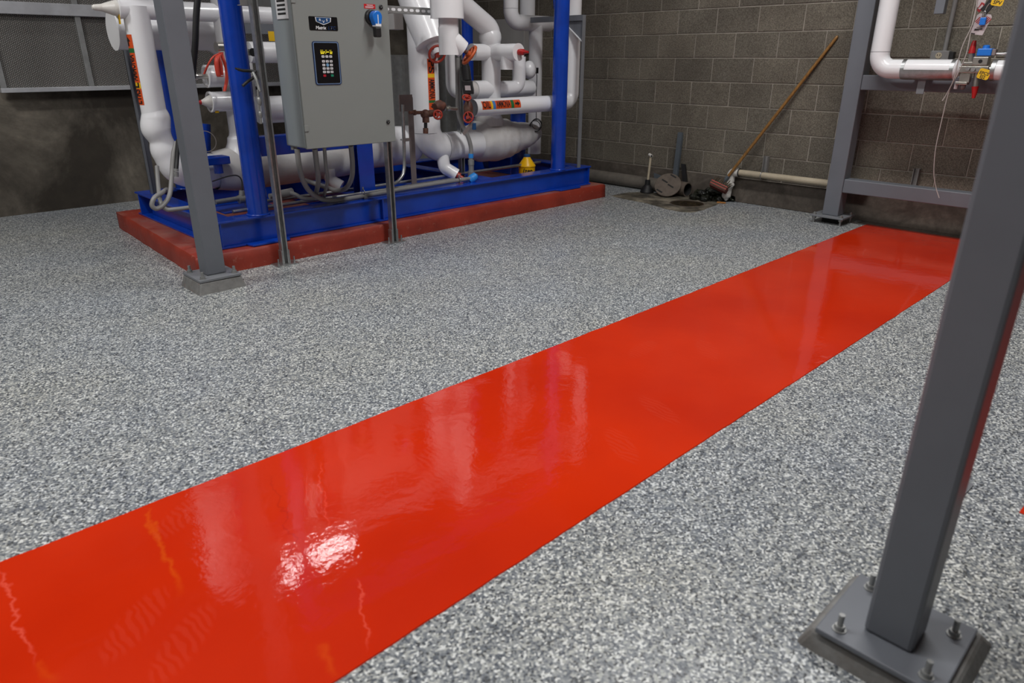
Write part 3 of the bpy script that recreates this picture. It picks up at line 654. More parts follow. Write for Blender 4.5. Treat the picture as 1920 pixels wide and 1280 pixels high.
CX0, CX1, CY0, CY1, CZ0, CZ1 = 2.106, 2.742, 3.92, 4.178, .745, 1.80
cab = thing('control_cabinet', 'grey steel control cabinet with keypad and blue rotary handle', 'cabinet', (2.42, 4.05, CZ0))
mb = MB(); mb.box((CX0, CY0+.022, CZ0), (CX1, CY1, CZ1)); mb.build('body', 'cabinet_side', cab, .008)
mb = MB(); mb.box((CX0-.002, CY0, CZ0-.002), (CX1+.002, CY0+.019, CZ1)); door = mb.build('door', 'cabinet', cab, .004)
for q in range(2): mb = MB(); mb.box((CX0-.006, CY0-.004, (CZ0+.10, 1.53)[q]), (CX0+.02, CY0+.004, (CZ0+.135, 1.575)[q])); mb.build('hinge', 'cabinet', door, .001)
def on_door(name, x0, x1, z0, z1, mat, parent, th=.0015, base=0.0, rad=0.0):
    mb = MB(); y = CY0-base
    if rad:
        pts = []
        for cxx, czz, a0 in ((x1-rad, z1-rad, 0), (x0+rad, z1-rad, 90), (x0+rad, z0+rad, 180), (x1-rad, z0+rad, 270)):
            for k in range(5): a = math.radians(a0+k*22.5); pts.append((cxx+rad*math.cos(a), y, czz+rad*math.sin(a)))
        mb.poly(pts, (0, -th, 0))
    else: mb.box((x0, y-th, z0), (x1, y, z1))
    return mb.build(name, mat, parent)
# nameplate
a = (2.197, 3.92, 1.467); b = (2.376, 3.92, 1.394); c_ = (2.381, 3.92, 1.392)
nx0, nx1, nz0, nz1 = a[0], c_[0], b[2]+.0, a[2]
npl = on_door('nameplate', nx0, nx1, nz0, nz1, 'black_gloss', door, rad=.006)
w_, h_ = nx1-nx0, nz1-nz0; xm = (nx0+nx1)/2
def shield(s, y, mat, name):
    mb = MB(); zt = nz1-.05*h_; pts = [(xm-.28*w_*s+.0, zt-(.02*h_ if s < 1 else 0)), (xm+.28*w_*s, zt-(.02*h_ if s < 1 else 0)), (xm+.26*w_*s, nz1-.36*h_), (xm, nz1-(.60 if s == 1 else .54)*h_), (xm-.26*w_*s, nz1-.36*h_)]
    mb.poly([(p[0], CY0-y, p[1]) for p in pts], (0, -.0003, 0)); return mb.build(name, mat, npl)
shield(1, .0016, 'print_white', 'shield_border'); shield(.9, .002, 'print_navy', 'shield')
XD, ZD = (1, 0, 0), (0, 0, 1)
for ch, dx, dz in (('R', -.12, -.245), ('V', 0, -.375), ('S', .12, -.245)): flat_text(ch, h_*.25, (xm+dx*w_, CY0-.0026, nz1+dz*h_), XD, ZD, 'print_white', npl, width=1.25)
flat_text('Matrix', h_*.34, (xm-.11*w_, CY0-.0016, nz0+.19*h_), XD, ZD, 'print_white', npl, shear=.12)
flat_text('LTC', h_*.34, (xm+.27*w_, CY0-.0016, nz0+.19*h_), XD, ZD, 'print_darkblue', npl, shear=.22, width=1.1)
# keypad
a = (2.199, 3.92, 1.337); b = (2.377, 3.92, 1.101)
kx0, kx1, kz0, kz1 = a[0]+.003, b[0]-.002, b[2], a[2]
kp = on_door('keypad_panel', kx0, kx1, kz0, kz1, 'print_darkblue', door, .004, rad=.014)
kw, kh = kx1-kx0, kz1-kz0
on_door('keypad_border', kx0+.03*kw, kx1-.03*kw, kz0+.018*kh, kz1-.018*kh, 'trim_blue', kp, .0005, .004, .011)
on_door('keypad_face', kx0+.055*kw, kx1-.055*kw, kz0+.034*kh, kz1-.034*kh, 'black_gloss', kp, .0005, .0046, .008)
on_door('display_window', kx0+.2*kw, kx0+.8*kw, kz1-.31*kh, kz1-.16*kh, 'black_gloss', kp, .0004, .0052)
for r_, segs in enumerate((((.27, .39), (.46, .53), (.61, .70)), ((.27, .46), (.48, .60), (.63, .73)), ((.28, .42), (.46, .485), (.63, .72)))):
    zt = kz1-(.20+.033*r_)*kh
    for s0, s1 in segs:
        mb = MB(); nn = max(2, int((s1-s0)/.028)); 
        for q in range(nn): x = kx0+(s0+(s1-s0)*q/nn)*kw; mb.box((x, CY0-.0058, zt-(.007 if r_ == 0 else .019)*kh), (x+(s1-s0)/nn*kw*.82, CY0-.0055, zt))
        mb.build('display_text', 'display', kp)
rows = [(.345, 'www'), (.455, 'www'), (.54, 'wbw'), (.62, 'www'), (.70, 'www'), (.785, 'r g')]
for fz, row in rows:
    for ci, ch in enumerate(row):
        if ch == ' ': continue
        x = kx0+(.355+.145*ci)*kw; z = kz1-fz*kh; m_ = {'w': 'key', 'b': 'key_blue', 'r': 'key_red', 'g': 'key_green'}[ch]; h2, w2 = .027*kh, .052*kw
        if ch == 'b': mb = MB(); mb.lathe((x, CY0-.005, z), (0, -1, 0), [(0, w2*1.0), (.002, w2*1.0), (.002, 0)], 16); ko = mb.build('key', m_, kp)
        else: ko = on_door('key', x-w2, x+w2, z-h2, z+h2, m_, kp, .002, .005, .003)
        if ch == 'w': mb = MB(); mb.box((x-w2*.35, CY0-.0074, z-h2*.35), (x+w2*.35, CY0-.0070, z+h2*.3)); mb.build('key_print', 'grey', ko)
# warning label
a = (2.571, 3.92, 1.547); b = (2.651, 3.92, 1.522)
wl = on_door('warning_label', a[0], b[0], b[2], a[2], 'warn_red', door, .0008)
ww, wh = b[0]-a[0], a[2]-b[2]
flat_text('WARNING', wh*.36, ((a[0]+b[0])/2, CY0-.0009, a[2]-.26*wh), XD, ZD, 'print_white', wl)
for q in range(3): mb = MB(); mb.box((a[0]+.1*ww, CY0-.0012, a[2]-(.56+.14*q)*wh), (b[0]-(.1+.06*q)*ww, CY0-.0009, a[2]-(.50+.14*q)*wh)); mb.build('fine_print', 'print_white', wl)
# rotary handle
hp = Vector((2.613, 3.92, 1.476)); zlow = (2.634, 3.92, 1.356)[2]
mb = MB(); mb.lathe((hp.x, CY0, hp.z), (0, -1, 0), [(0, .043), (.018, .041), (.022, .036), (.022, 0)], 28); hb = mb.build('rotary_handle_base', 'black', door)
mb = MB(); pts = []
for k in range(13): th = math.radians(200-k*220/12); pts.append((hp.x+.034*math.cos(th), hp.z+.034*math.sin(th)))
pts += [(hp.x+.022, zlow+.07), (hp.x-.016, zlow+.07)]
mb.poly([(p[0]+.006, CY0-.024, p[1]) for p in pts], (0, -.042, 0)); hg = mb.build('handle_grip', 'knob_blue', hb, .006)
mb = MB(); mb.box((hp.x-.011, CY0-.064, zlow+.008), (hp.x+.029, CY0-.028, zlow+.064)); mb.build('grip_end', 'black', hb, .007)
mb = MB(); mb.box((hp.x+.005, CY0-.0668, zlow+.082), (hp.x+.0105, CY0-.066, hp.z+.012)); mb.box((hp.x-.011, CY0-.0668, zlow+.068), (hp.x+.028, CY0-.03, zlow+.082)); mb.build('pointer_mark', 'print_white', hb)
for uv in ((2.69, 3.92, 1.534), (2.691, 3.92, 0.8681)):
    mb = MB(); mb.lathe(uv, (0, -1, 0), [(0, .013), (.006, .0125), (.009, .009), (.009, 0)], 20); lt = mb.build('latch', 'black', door)
    mb = MB(); mb.bar(Vector(uv)+Vector((-.006, -.0095, -.004)), Vector(uv)+Vector((.006, -.0095, .004)), .002, .003); mb.build('latch_slot', 'galv_dull', lt)
# side vent
a = (2.106, 4.144, 1.555); b = (2.106, 4.042, 1.452)
vy0, vy1, vz0 = b[1], a[1], (2.106, 4.1, 1.452)[2]
vy0, vy1 = 3.975, 4.105
mb = MB(); mb.box((CX0-.006, vy0, vz0), (CX0, vy1, vz0+.26)); vent = mb.build('side_vent', 'key', cab, .002)
for q in range(11): mb = MB(); mb.box((CX0-.0068, vy0+.018, vz0+.022+q*.022), (CX0-.0058, vy1-.018, vz0+.033+q*.022)); mb.build('vent_slot', 'dark_slot', vent)
mb = MB(); mb.lathe((CX0+.03, 4.15, CZ0+.02), (0, -.2, -1), [(0, .02), (.045, .02), (.045, 0)], 14); mb.build('cable_gland', 'galv_dull', cab)

# ------------------------------------------------------------------ insulated pipes on the skid
def seam(p, axis, r, parent):
    mb = MB(); mb.torus(p, axis, r+.0003, .0012, 28, 5); return mb.build('jacket_seam', 'grey_light', parent)
V = Vector
# left riser with lumpy elbow running into the low barrel
rA = 0.0751; xA = (1.633, 5, 1.148)[0]
zA0 = (1.659, 5, 0.9154)[2]
t = thing('insulated_pipe', 'white upright pipe with LTRS ammonia label and lumpy elbow foot', 'pipe', (xA, 5.0, .33))
mb = MB(); mb.cyl((xA, 5.0, zA0), (xA, 5.0, (1.662, 5, 1.539)[2]), rA, n=32); mb.build('riser', 'white', t)
pts = [(xA, 5, zA0+.03), (xA+.004, 5, zA0-.03), (xA-.006, 5, (1.659, 5, 0.8226)[2]), (xA+.012, 5, (1.653, 5, 0.7491)[2]), (xA+.03, 5, (1.665, 5, 0.6698)[2]), (xA+.10, 5, (1.691, 5, 0.5635)[2]), (xA+.24, 5, (1.844, 5, 0.5235)[2]), (xA+.36, 5, (1.992, 5, 0.5231)[2])]
path, rr = vspline(pts, [rA*.98, rA*1.16, rA*1.20, rA*.98, rA*1.20, rA*1.5, rA*1.62, rA*1.55])
mb = MB(); mb.tube(path, rr, 32); mb.build('elbow', 'white', t)
n0 = facing((xA, 5.0), -70); zl0, zl1 = (1.601, 5, 0.9701)[2], (1.598, 5, 1.379)[2]; LL = zl1-zl0
pipe_label(t, (xA, 5.0, zl0), (0, 0, 1), n0, rA, .085, [(LL*.24, 'label_orange', 'LTRS'), (LL*.085, 'label_yellow', 'L'), (LL*.42, 'label_orange', 'AMMONIA'), (LL*.065, 'label_green', None), (LL*.19, 'label_orange', '>')], 0)

# upper header with cone tip
z_ = (1.622, 5, 1.523)[2]; r_ = 0.0571; x0 = (1.537, 5, 1.519)[0]
t = thing('insulated_header', 'white upper header pipe ending in a pale cone cap on the left', 'pipe', (x0, 5.0, z_))
mb = MB(); mb.cyl((x0, 5, z_), (2.9, 5, z_), r_, n=32); mb.build('header', 'white', t)
mb = MB(); mb.lathe((x0, 5, z_), (-1, 0, 0), [(0, 0), (0, r_*1.07), (.008, r_*1.07), (.008, 0)], 32); mb.build('end_disc', 'white', t)
mb = MB(); mb.lathe((x0-.008, 5, z_), (-1, 0, 0), [(0, r_*.78), (.02, r_*.74), (.085, r_*.36), (.125, r_*.28), (.135, r_*.18), (.137, 0)], 24); mb.build('cone_cap', 'pvc_white', t)
mb = MB(); mb.box((x0-.012, 4.97, z_-r_-.03), (x0-.009, 5.0, z_-r_*.6)); mb.build('paper_tag', 'label_yellow', t)
# big end disc behind
c = Vector((1.576, 5.3, 1.41)); r_ = 0.1164
t = thing('insulated_header', 'fat white pipe with flat round end behind the labelled riser', 'pipe', c)
mb = MB(); mb.tube(rp([c, (2.35, 5.3, c.z), (2.35, 5.3, .95)], .2), r_, 36); mb.build('header', 'white', t)
mb = MB(); mb.lathe(c, (-1, 0, 0), [(0, 0), (0, r_*1.04), (.006, r_*1.04), (.006, 0)], 36); mb.build('end_disc', 'white', t)

# riser behind the left blue post with two stubs
xB = (2.184, 5, 1.107)[0]; rB = 0.0731
t = thing('insulated_pipe', 'white riser behind the left blue post with stubs and red ribbons', 'pipe', (xB, 5.0, .5))
zb = (2.162, 5, 0.7126)[2]
path, rr = vspline([(xB, 5, 1.75), (xB, 5, 1.2), (xB, 5, (2.147, 5, 0.793)[2]), (xB, 5, zb), (xB, 5, (2.153, 5, 0.574)[2])], [rB, rB, rB*1.02, rB*1.3, rB*2.0])
mb = MB(); mb.tube(path, rr, 32); mb.build('riser', 'white', t)
for (u0, rpx, nm) in (((1.992, 4.95, 1.134), 0.0688, 'valve_stub'), ((1.991, 4.95, 0.9738), 0.0643, 'valve_stub')):
    c = Vector(u0); mb = MB(); mb.cyl(c, (xB, c.y, c.z), rpx, n=28); so = mb.build(nm, 'white', t)
    mb = MB(); mb.lathe(c, (-1, 0, 0), [(0, rpx*.8), (0, rpx*1.04), (.012, rpx*1.04), (.012, rpx*.84), (0, rpx*.8)], 28); mb.build('rim', 'white', so)
    if c.z > 1.05:
        mb = MB(); mb.lathe(c, (-1, 0, 0), [(0, .016), (.07, .016), (.07, .022), (.10, .022), (.10, 0)], 14); mb.build('valve_stem', 'steel', so)
    else:
        mb = MB(); mb.lathe(c, (-1, 0, 0), [(0, rpx*.72), (.02, rpx*.6), (.055, rpx*.28), (.07, rpx*.22)], 20); mb.build('cone_cap', 'pvc_white', so)
        mb = MB(); mb.lathe(c, (-1, 0, 0), [(.068, rpx*.24), (.095, rpx*.10), (.097, 0)], 16); mb.build('red_tip', 'red_plastic', so)
        mb = MB(); mb.box(c+V((.005, -.03, -rpx-.005)), c+V((.03, -.028, -rpx+.03))); mb.build('paper_tag', 'label_yellow', so)
c = Vector((2.071, 4.86, 1.313)); mb = MB(); mb.lathe(c+V((-.03, 0, 0)), (1, .1, 0), [(0, 0), (0, .032), (.045, .032), (.045, 0)], 24); mb.build('gauge', 'steel', t)
def ribbon(pts, w, parent, name='ribbon', mat='ribbon', side=(.72, -.69, 0)):
    mb = MB(); sd = Vector(side)*w/2; nn = Vector((-.5, -.85, 0))*.0012
    P = spline(pts, 5); vs = []
    for p in P: vs += [p-sd, p+sd, p+sd+nn, p-sd+nn]
    fs = []
    for i in range(len(P)-1):
        o = i*4; fs += [(o, o+4, o+5, o+1), (o+2, o+6, o+7, o+3), (o+1, o+5, o+6, o+2), (o, o+3, o+7, o+4)]
    mb.add(vs, fs, True); return mb.build(name, mat, parent)
ribbon([(2.062, 4.84, 1.281), (2.01, 4.81, 1.236), (2.009, 4.81, 1.14), (2.034, 4.81, 1.139)], .03, t)
ribbon([(2.062, 4.84, 1.281), (2.06, 4.82, 1.236), (2.07, 4.82, 1.184), (2.062, 4.82, 1.113), (2.037, 4.82, 1.044)], .022, t)
ribbon([(2.062, 4.84, 1.281), (2.034, 4.82, 1.249), (2.033, 4.81, 1.204), (2.03, 4.81, 1.143)], .024, t)
ribbon([(2.054, 4.84, 1.278), (2.005, 4.84, 1.255), (1.966, 4.86, 1.198), (1.953, 4.9, 1.149)], .016, t)
# stubs right of the left blue post
c = Vector((2.296, 4.95, 1.283)); r_ = 0.0685
t = thing('insulated_pipe', 'short white pipe between the blue post and the control cabinet', 'pipe', c)
mb = MB(); mb.cyl(c, (c.x+.55, c.y, c.z), r_, n=28); mb.build('branch', 'white', t)
mb = MB(); q = Vector((2.233, 4.75, 1.282)); mb.cyl(q, q+V((0, .06, 0)), .02, n=12); mb.cyl(q+V((0, -.006, 0)), q, .026, n=12); mb.build('valve_knob', 'black', t)
mb = MB(); q = Vector((2.392, 4.78, 1.382)); mb.box(q+V((-.02, 0, -.03)), q+V((.03, .003, .03))); yt = mb.build('yellow_tag', 'label_yellow', t)
mb = MB(); q = Vector((2.411, 4.9, 0.9103)); mb.tube([q+V((-.12, 0, 0)), q+V((.25, 0, 0))], 0.0906, 28); 
tag(mb.build('insulated_pipe', 'white'), 'white pipe end showing just left of the cabinet bottom', 'pipe')

# low left barrel
t = thing('insulated_vessel', 'dirty white barrel lying low behind the cabinet conduits', 'vessel', (2.3, 5.0, .45))
zc = (2.602, 5, 0.5176)[2]; rV = 0.1411; x0 = (1.954, 5, 0.5196)[0]; x1 = (3.105, 5, 0.4879)[0]
prof = [(0, rV*.9), (.12, rV*1.05), (.3, rV*1.08), (x1-x0-.14, rV*1.0), (x1-x0-.09, rV*.97), (x1-x0-.05, rV*.86), (x1-x0-.02, rV*.6), (x1-x0, 0)]
mb = MB(); mb.lathe((x0, 5.0, zc), (1, 0, 0), prof, 40); mb.build('barrel', 'white_dirty', t, weld=True)
seam(((2.624, 5, 0.5117)[0], 5.0, zc), (1, 0, 0), rV*1.02, t)
mb = MB(); q = Vector((2.794, 4.9, 0.3971)); mb.tube(rp([q+V((0, 0, .06)), q+V((0, 0, -.02)), q+V((.06, -.06, -.07))], .05), 0.0452, 20); mb.build('drain_elbow', 'white', t)

# middle dome vessel
t = thing('insulated_vessel', 'white domed vessel end between the two strut posts', 'vessel', (3.1, 4.95, .4))
zc = (3.476, 4.95, 0.5755)[2]; rV = 0.1547; x1 = (3.713, 4.95, 0.5793)[0]-.01; x0 = x1-.62
pr = [(0, rV)] + [(x1-x0-rV*.75+rV*.75*math.sin(a), rV*math.cos(a)) for a in [PI/2*k/8 for k in range(9)]]
mb = MB(); mb.lathe((x0, 4.95, zc), (1, 0, 0), pr, 40); mb.build('barrel', 'white', t, weld=True)

# tall PS riser with elbow
xP = (3.629, 4.75, 1.086)[0]; rP = 0.1168; zP = (3.864, 4.75, 0.5576)[2]
t = thing('insulated_pipe', 'wide white riser with PS ammonia label and angled valve body', 'pipe', (xP, 4.75, .45))
mb = MB(); mb.tube(rp([(xP, 4.75, 2.75), (xP, 4.75, zP), (xP+.55, 4.75, zP)], .17, 12), rP, 36); mb.build('riser', 'white', t)
seam((xP, 4.75, (3.633, 4.75, 0.6855)[2]), (0, 0, 1), rP, t); seam(((3.795, 4.75, 0.563)[0], 4.75, zP), (1, 0, 0), rP*1.02, t)
a0 = Vector((xP-.03, 4.78, (3.612, 4.75, 1.604)[2]+.12)); a1 = Vector((3.616, 4.6, 1.358))
mb = MB(); mb.tube([a0, a0.lerp(a1, .5), a1], [rP*1.25, rP*1.25, rP*1.12], 36); vb = mb.build('valve_body', 'white', t)
dv = (a1-a0).normalized(); mb = MB(); mb.lathe(a1, dv, [(-.004, rP*1.2), (.012, rP*1.2), (.012, rP*.5), (.05, rP*.42), (.09, rP*.3), (.09, 0)], 32); mb.build('valve_bonnet', 'white', vb)
handwheel('handwheel', a1+dv*.09, dv+V((-.35, -.55, .45)), 0.0632, .010, 'red_wheel', vb)
mb = MB(); mb.cyl(a1+dv*.05, a1+dv*.10, .014, n=10); mb.build('valve_stem', 'steel', vb)
n0 = facing((xP, 4.75), 30); zl1, zl0 = (3.59, 4.6, 1.244)[2], (3.591, 4.6, 0.8689)[2]; LL = zl1-zl0
pipe_label(t, (xP, 4.75, zl1), (0, 0, -1), n0, rP, .062, [(LL*.29, 'label_orange', 'PS'), (LL*.075, 'label_yellow', None), (LL*.45, 'label_orange', 'AMMONIA'), (LL*.05, 'label_green', None), (LL*.135, 'label_orange', '>')], 0)
# small foot elbow and red valve under it
q = Vector((3.75, 4.68, 0.4383))
mb = MB(); mb.tube(rp([q+V((0, .02, .06)), q+V((0, 0, -.04)), q+V((.07, -.07, -.10))], .05), 0.0513, 24); mb.build('drain_elbow', 'white', t)
mb = MB(); mb.lathe(q+V((.07, -.07, -.10)), (.5, -.5, -.4), [(0, .03), (.03, .03), (.03, .018), (.06, .018), (.06, 0)], 14); mb.build('drain_cap', 'red_wheel', t)

# rusty stop valve line in front of it
zr_ = (3.411, 4.45, 0.8609)[2]
t = thing('stop_valve', 'rusty brown stop valve with small red handwheel on the labelled riser', 'valve', (3.4, 4.45, 0.846))
mb = MB(); mb.cyl((3.253, 4.45, 0.8721), (3.412, 4.45, 0.8647), .013, n=12); mb.cyl((3.292, 4.45, 0.8703), (3.307, 4.45, 0.8696), .021, n=6); mb.build('inlet_pipe', 'rust', t)
mb = MB(); q = Vector((3.401, 4.45, 0.8537)); mb.sphere(q, .035, 16, 10); mb.cyl(q+V((-.03, 0, 0)), q+V((.10, 0, .005)), .026, n=14); mb.cyl(q, q+V((0, 0, -.06)), .026, n=14); mb.build('valve_body', 'rust', t)
handwheel('handwheel', (3.479, 4.4, 0.8486), (-.55, -.8, .1), 0.0305, .008, 'red_wheel', t)
mb = MB(); q = Vector((3.533, 4.45, 0.9099)); mb.lathe(q+V((-.04, 0, -.01)), (1, 0, .12), [(0, 0), (0, .03), (.02, .045), (.06, .045), (.07, .03), (.09, .028), (.09, 0)], 8); mb.build('bonnet', 'rust', t)
mb = MB(); mb.cyl((3.579, 4.45, 0.8884), (3.749, 4.5, 0.8748), .014, n=12); mb.cyl((3.611, 4.45, 0.8871), (3.637, 4.45, 0.8859), .02, n=6); mb.build('outlet_pipe', 'steel', t)
mb = MB(); mb.cyl((3.398, 4.45, 0.8073), (3.395, 4.45, 0.7451), .013, n=12); mb.build('drain_nipple', 'black', t)
mb = MB(); mb.cyl((3.395, 4.45, 0.7529), (3.393, 4.45, 0.7138), .02, n=12); mb.build('drain_plug', 'rust', t)

# hanging Y-strainer pipe
xS = (3.362, 4.11, 1.55)[0]; rS1 = 0.1152; rS2 = 0.0686
t = thing('insulated_pipe', 'white hanging pipe with angled branch and orange red handwheel', 'pipe', (xS, 4.11, 1.2))
z1_, z2_, z3_ = (3.36, 4.11, 1.5)[2], (3.367, 4.11, 1.45)[2], (3.364, 4.11, 1.269)[2]
mb = MB(); mb.lathe((xS, 4.11, z1_), (0, 0, 1), [(0, 0), (0, rS1), (.72, rS1), (.72, 0)], 40); mb.build('wide_jacket', 'white', t)
mb = MB(); mb.tube(rp([(xS, 4.11, z1_+.70), (xS, 4.11, z1_+.95), (xS, 4.7, z1_+.95)], .12), rS2, 28); mb.build('top_bend', 'white', t)
mb = MB(); mb.cyl((xS+.008, 4.11, z2_-.03), (xS+.008, 4.11, z1_+.02), rS2*.98, n=32); mb.build('neck', 'white', t)
mb = MB(); mb.cyl((xS+.008, 4.11, z3_), (xS+.008, 4.11, z2_-.005), rS2*1.03, n=32); mb.build('lower_jacket', 'white', t)
e0, e1 = Vector((xS+.01, 4.11, z2_-.07)), Vector((3.464, 4.07, 1.304))
mb = MB(); mb.tube([e0, e0.lerp(e1, .5), e1], [rS2*.95, rS2*.95, rS2*.85], 28); mb.build('angled_branch', 'white', t)
dv = (e1-e0).normalized(); handwheel('handwheel', e1+dv*.06, dv, 0.0683, .011, 'orange_wheel', t)
mb = MB(); mb.cyl(e1-dv*.01, e1+dv*.07, .014, n=10); mb.build('valve_stem', 'rust', t)

# cross-shaped pipe cluster
Yc = 4.75
xC = (4.355, 4.75, 1.074)[0]; rC = 0.0738
t = thing('insulated_pipe', 'white cross shaped pipe cluster with domed top and red tipped cap', 'pipe', (xC, Yc, .6))
zt = (4.328, 4.75, 1.403)[2]
mb = MB(); mb.tube(rp([(xC, Yc, (4.375, 4.75, 0.7103)[2]), (xC, Yc, zt+.07), (4.075, 4.75, 1.628), (3.93, 4.75, 1.751)], .10, 10), rC*1.12, 32); mb.build('riser', 'white', t)
mb = MB(); mb.sphere((xC-.01, Yc, zt+.01), rC*1.32, 28, 18); mb.build('domed_elbow', 'white', t)
zh = (4.345, 4.75, 1.295)[2]; rH = 0.0659
mb = MB(); mb.cyl(((4.135, 4.75, 1.294)[0], Yc, zh), (xC, Yc, zh), rH, n=28); mb.build('side_branch', 'white', t)
ye = 4.42
ec = Vector((xC, ye, zh)); mb = MB(); mb.cyl((xC, Yc, zh), ec, rH, n=28); fb = mb.build('front_branch', 'white', t)
mb = MB(); mb.lathe(ec, (0, -1, 0), [(0, 0), (0, rH*1.03), (.006, rH*1.03), (.006, 0)], 28); mb.build('end_disc', 'white', fb)
mb = MB(); mb.lathe(ec+V((0, -.006, 0)), (.1, -1, 0), [(0, .022), (.02, .026), (.05, .024), (.055, .016), (.10, .009), (.10, 0)], 14); mb.build('red_tip', 'red_plastic', fb)
mb = MB(); q = Vector((xC, 4.55, zh-.02)); mb.cyl(q, q+V((0, 0, -.115)), 0.0581, n=24); mb.build('hanging_stub', 'white', fb)
zl = (4.474, 4.75, 0.9968)[2]; rL = 0.0680; xe = (4.871, 4.75, 0.9959)[0]
mb = MB(); mb.cyl(((4.151, 4.75, 0.9923)[0], Yc, zl), (xC, Yc, zl), rL*1.12, n=28); lb = mb.build('lower_branch', 'white', t)
mb = MB(); mb.lathe(((4.151, 4.75, 0.9923)[0], Yc, zl), (-1, 0, 0), [(0, 0), (0, rL*.95), (.05, rL*.95), (.05, 0)], 28); mb.build('collar', 'white_dirty', lb)
mb = MB(); mb.lathe((xC, Yc, zl), (1, 0, 0), [(0, rL), (xe-xC-.03, rL), (xe-xC-.008, rL*.8), (xe-xC, 0)], 28); rb_ = mb.build('lower_branch', 'white', t, weld=True)
mb = MB(); mb.lathe((xe-.005, Yc, zl), (1, 0, .1), [(0, .014), (.04, .008), (.04, 0)], 10); mb.build('red_tip', 'red_wheel', rb_)
xv = (4.662, 4.72, 1.113)[0]; rv = 0.0592
mb = MB(); mb.tube(rp([(xv, 4.72, (4.654, 4.72, 1.262)[2]), (xv, 4.72, zl+.01), (xv-.16, 4.74, zl)], .07, 8), rv, 28); mb.build('short_riser', 'white', t)
mb = MB(); mb.sphere((4.921, 4.85, 1.149), 0.0664, 24, 16, (1, 1, 1.2)); mb.build('domed_cap', 'white', t)
mb = MB(); q = Vector((5.006, 4.85, 1.148)); mb.cyl(q+V((-.05, 0, 0)), q, .012, n=8); mb.box(q+V((-.02, -.015, -.03)), q+V((.025, .015, .02))); sn = mb.build('sensor_plug', 'black', t)
mb = MB(); mb.tube(spline([q, q+V((.02, 0, -.06)), q+V((.015, 0, -.2)), q+V((.02, 0, -.45))]), .004, 6); mb.build('sensor_cable', 'black', t)
# small drop pipe left of the cluster
x_ = (4.025, 4.9, 1.202)[0]; r_ = 0.0404; zz = (4.027, 4.9, 0.9654)[2]
mb = MB(); mb.tube(rp([(x_, 4.9, (4.024, 4.9, 1.306)[2]), (x_, 4.9, zz), (x_+.26, 4.9, zz)], .09), r_*1.05, 24)
tag(mb.build('insulated_pipe', 'white'), 'slim white drop pipe with elbow left of the cross cluster', 'pipe')

# rear loop by the block wall
Yr = 5.1; xR = (4.929, 5.1, 1.654)[0]; rR = 0.0687; zr2 = (5.118, 5.1, 1.557)[2]
t = thing('insulated_pipe', 'white rear pipe loop with tee nearest the block wall corner', 'pipe', (xR, Yr, .8))
mb = MB(); mb.tube(rp([(xR, Yr, 2.9), (xR, Yr, zr2), ((5.449, 5.1, 1.558)[0], Yr, zr2)], .10, 10), rR, 28); mb.build('loop', 'white', t)
xT = (5.263, 5.1, 1.197)[0]; mb = MB(); mb.cyl((xT, Yr, zr2), (xT, Yr, .35), rR*.96, n=28); mb.build('drop', 'white', t)
seam((xR, Yr, (4.929, 5.1, 1.671)[2]), (0, 0, 1), rR, t)
mb = MB(); mb.cyl(((5.548, 5.5, 1.744)[0], 5.5, 1.55), ((5.548, 5.5, 1.744)[0], 5.5, 3.0), 0.0781, n=28)
tag(mb.build('insulated_pipe', 'white'), 'white riser rising behind the rear pipe loop', 'pipe')

# OIL line
Yo = 4.55; x0 = (3.961, 4.55, 0.8633)[0]; zo = (4.412, 4.55, 0.8701)[2]; rO = 0.0684; x1 = (5.178, 4.55, 1.063)[0]
t = thing('insulated_pipe', 'white level pipe with orange OIL AMMONIA label behind right blue post', 'pipe', (x0, Yo, zo))
mb = MB(); mb.tube(rp([(x0, Yo, zo), (x1, Yo, zo), (x1, Yo, 1.92), (x1+.30, Yo, 1.92), (x1+.30, Yo, 3.05)], .09, 10), rO, 32); mb.build('run', 'white', t)
mb = MB(); mb.lathe((x0, Yo, zo), (-1, 0, 0), [(0, 0), (0, rO*1.0), (.004, rO*1.0), (.004, 0)], 32); mb.build('end_disc', 'grey_light', t)
xl0, xl1 = (4.01, 4.48, 0.8935)[0], (4.452, 4.48, 0.8976)[0]; LL = xl1-xl0
n0 = Vector((-.2, -.93, .30)); n0 = (n0-V((1, 0, 0))*n0.x).normalized()
pipe_label(t, (xl0, Yo, zo), (1, 0, 0), n0, rO, .07, [(LL*.22, 'label_orange', 'OIL'), (LL*.05, 'label_yellow', None), (LL*.07, 'label_blue', None), (LL*.40, 'label_orange', 'AMMONIA'), (LL*.08, 'label_green', None), (LL*.18, 'label_orange', '>')], 0)

# wrapped lower vessel
Yv = 4.80; zc = (4.291, 4.8, 0.5665)[2]; k_ = 0.0047; x0 = (4.061, 4.8, 0.5653)[0]; x1 = (5.032, 4.8, 0.5573)[0]
t = thing('insulated_vessel', 'dirty white wrapped vessel tapering to the right below the oil pipe', 'vessel', (4.4, Yv, .4))
L = x1-x0; prof = [(0, 27), (.08, 30), (.2, 38), (.38, 40), (.52, 37), (.60, 31), (.72, 27), (.84, 22), (.92, 16), (.97, 11), (1.0, 0)]
nn = 40; P = []; R_ = []
for i in range(nn+1):
    f = i/nn
    for (a, ra), (b, rb2) in zip(prof, prof[1:]):
        if a <= f <= b+1e-9: u = (f-a)/(b-a); u = u*u*(3-2*u); rr_ = ra+(rb2-ra)*u; break
    P.append((x0+L*f, Yv, zc+.03*max(0, f-.6)/.4)); R_.append(max(rr_, .1)*k_*(1+.025*noise.noise((i*.9, 0, 0))))
mb = MB(); mb.tube(P, R_, 36); mb.v = [tuple(Vector(v)+.006*Vector(noise.noise_vector(Vector(v)*14))) for v in mb.v]; mb.build('wrapped_body', 'white_dirty', t)
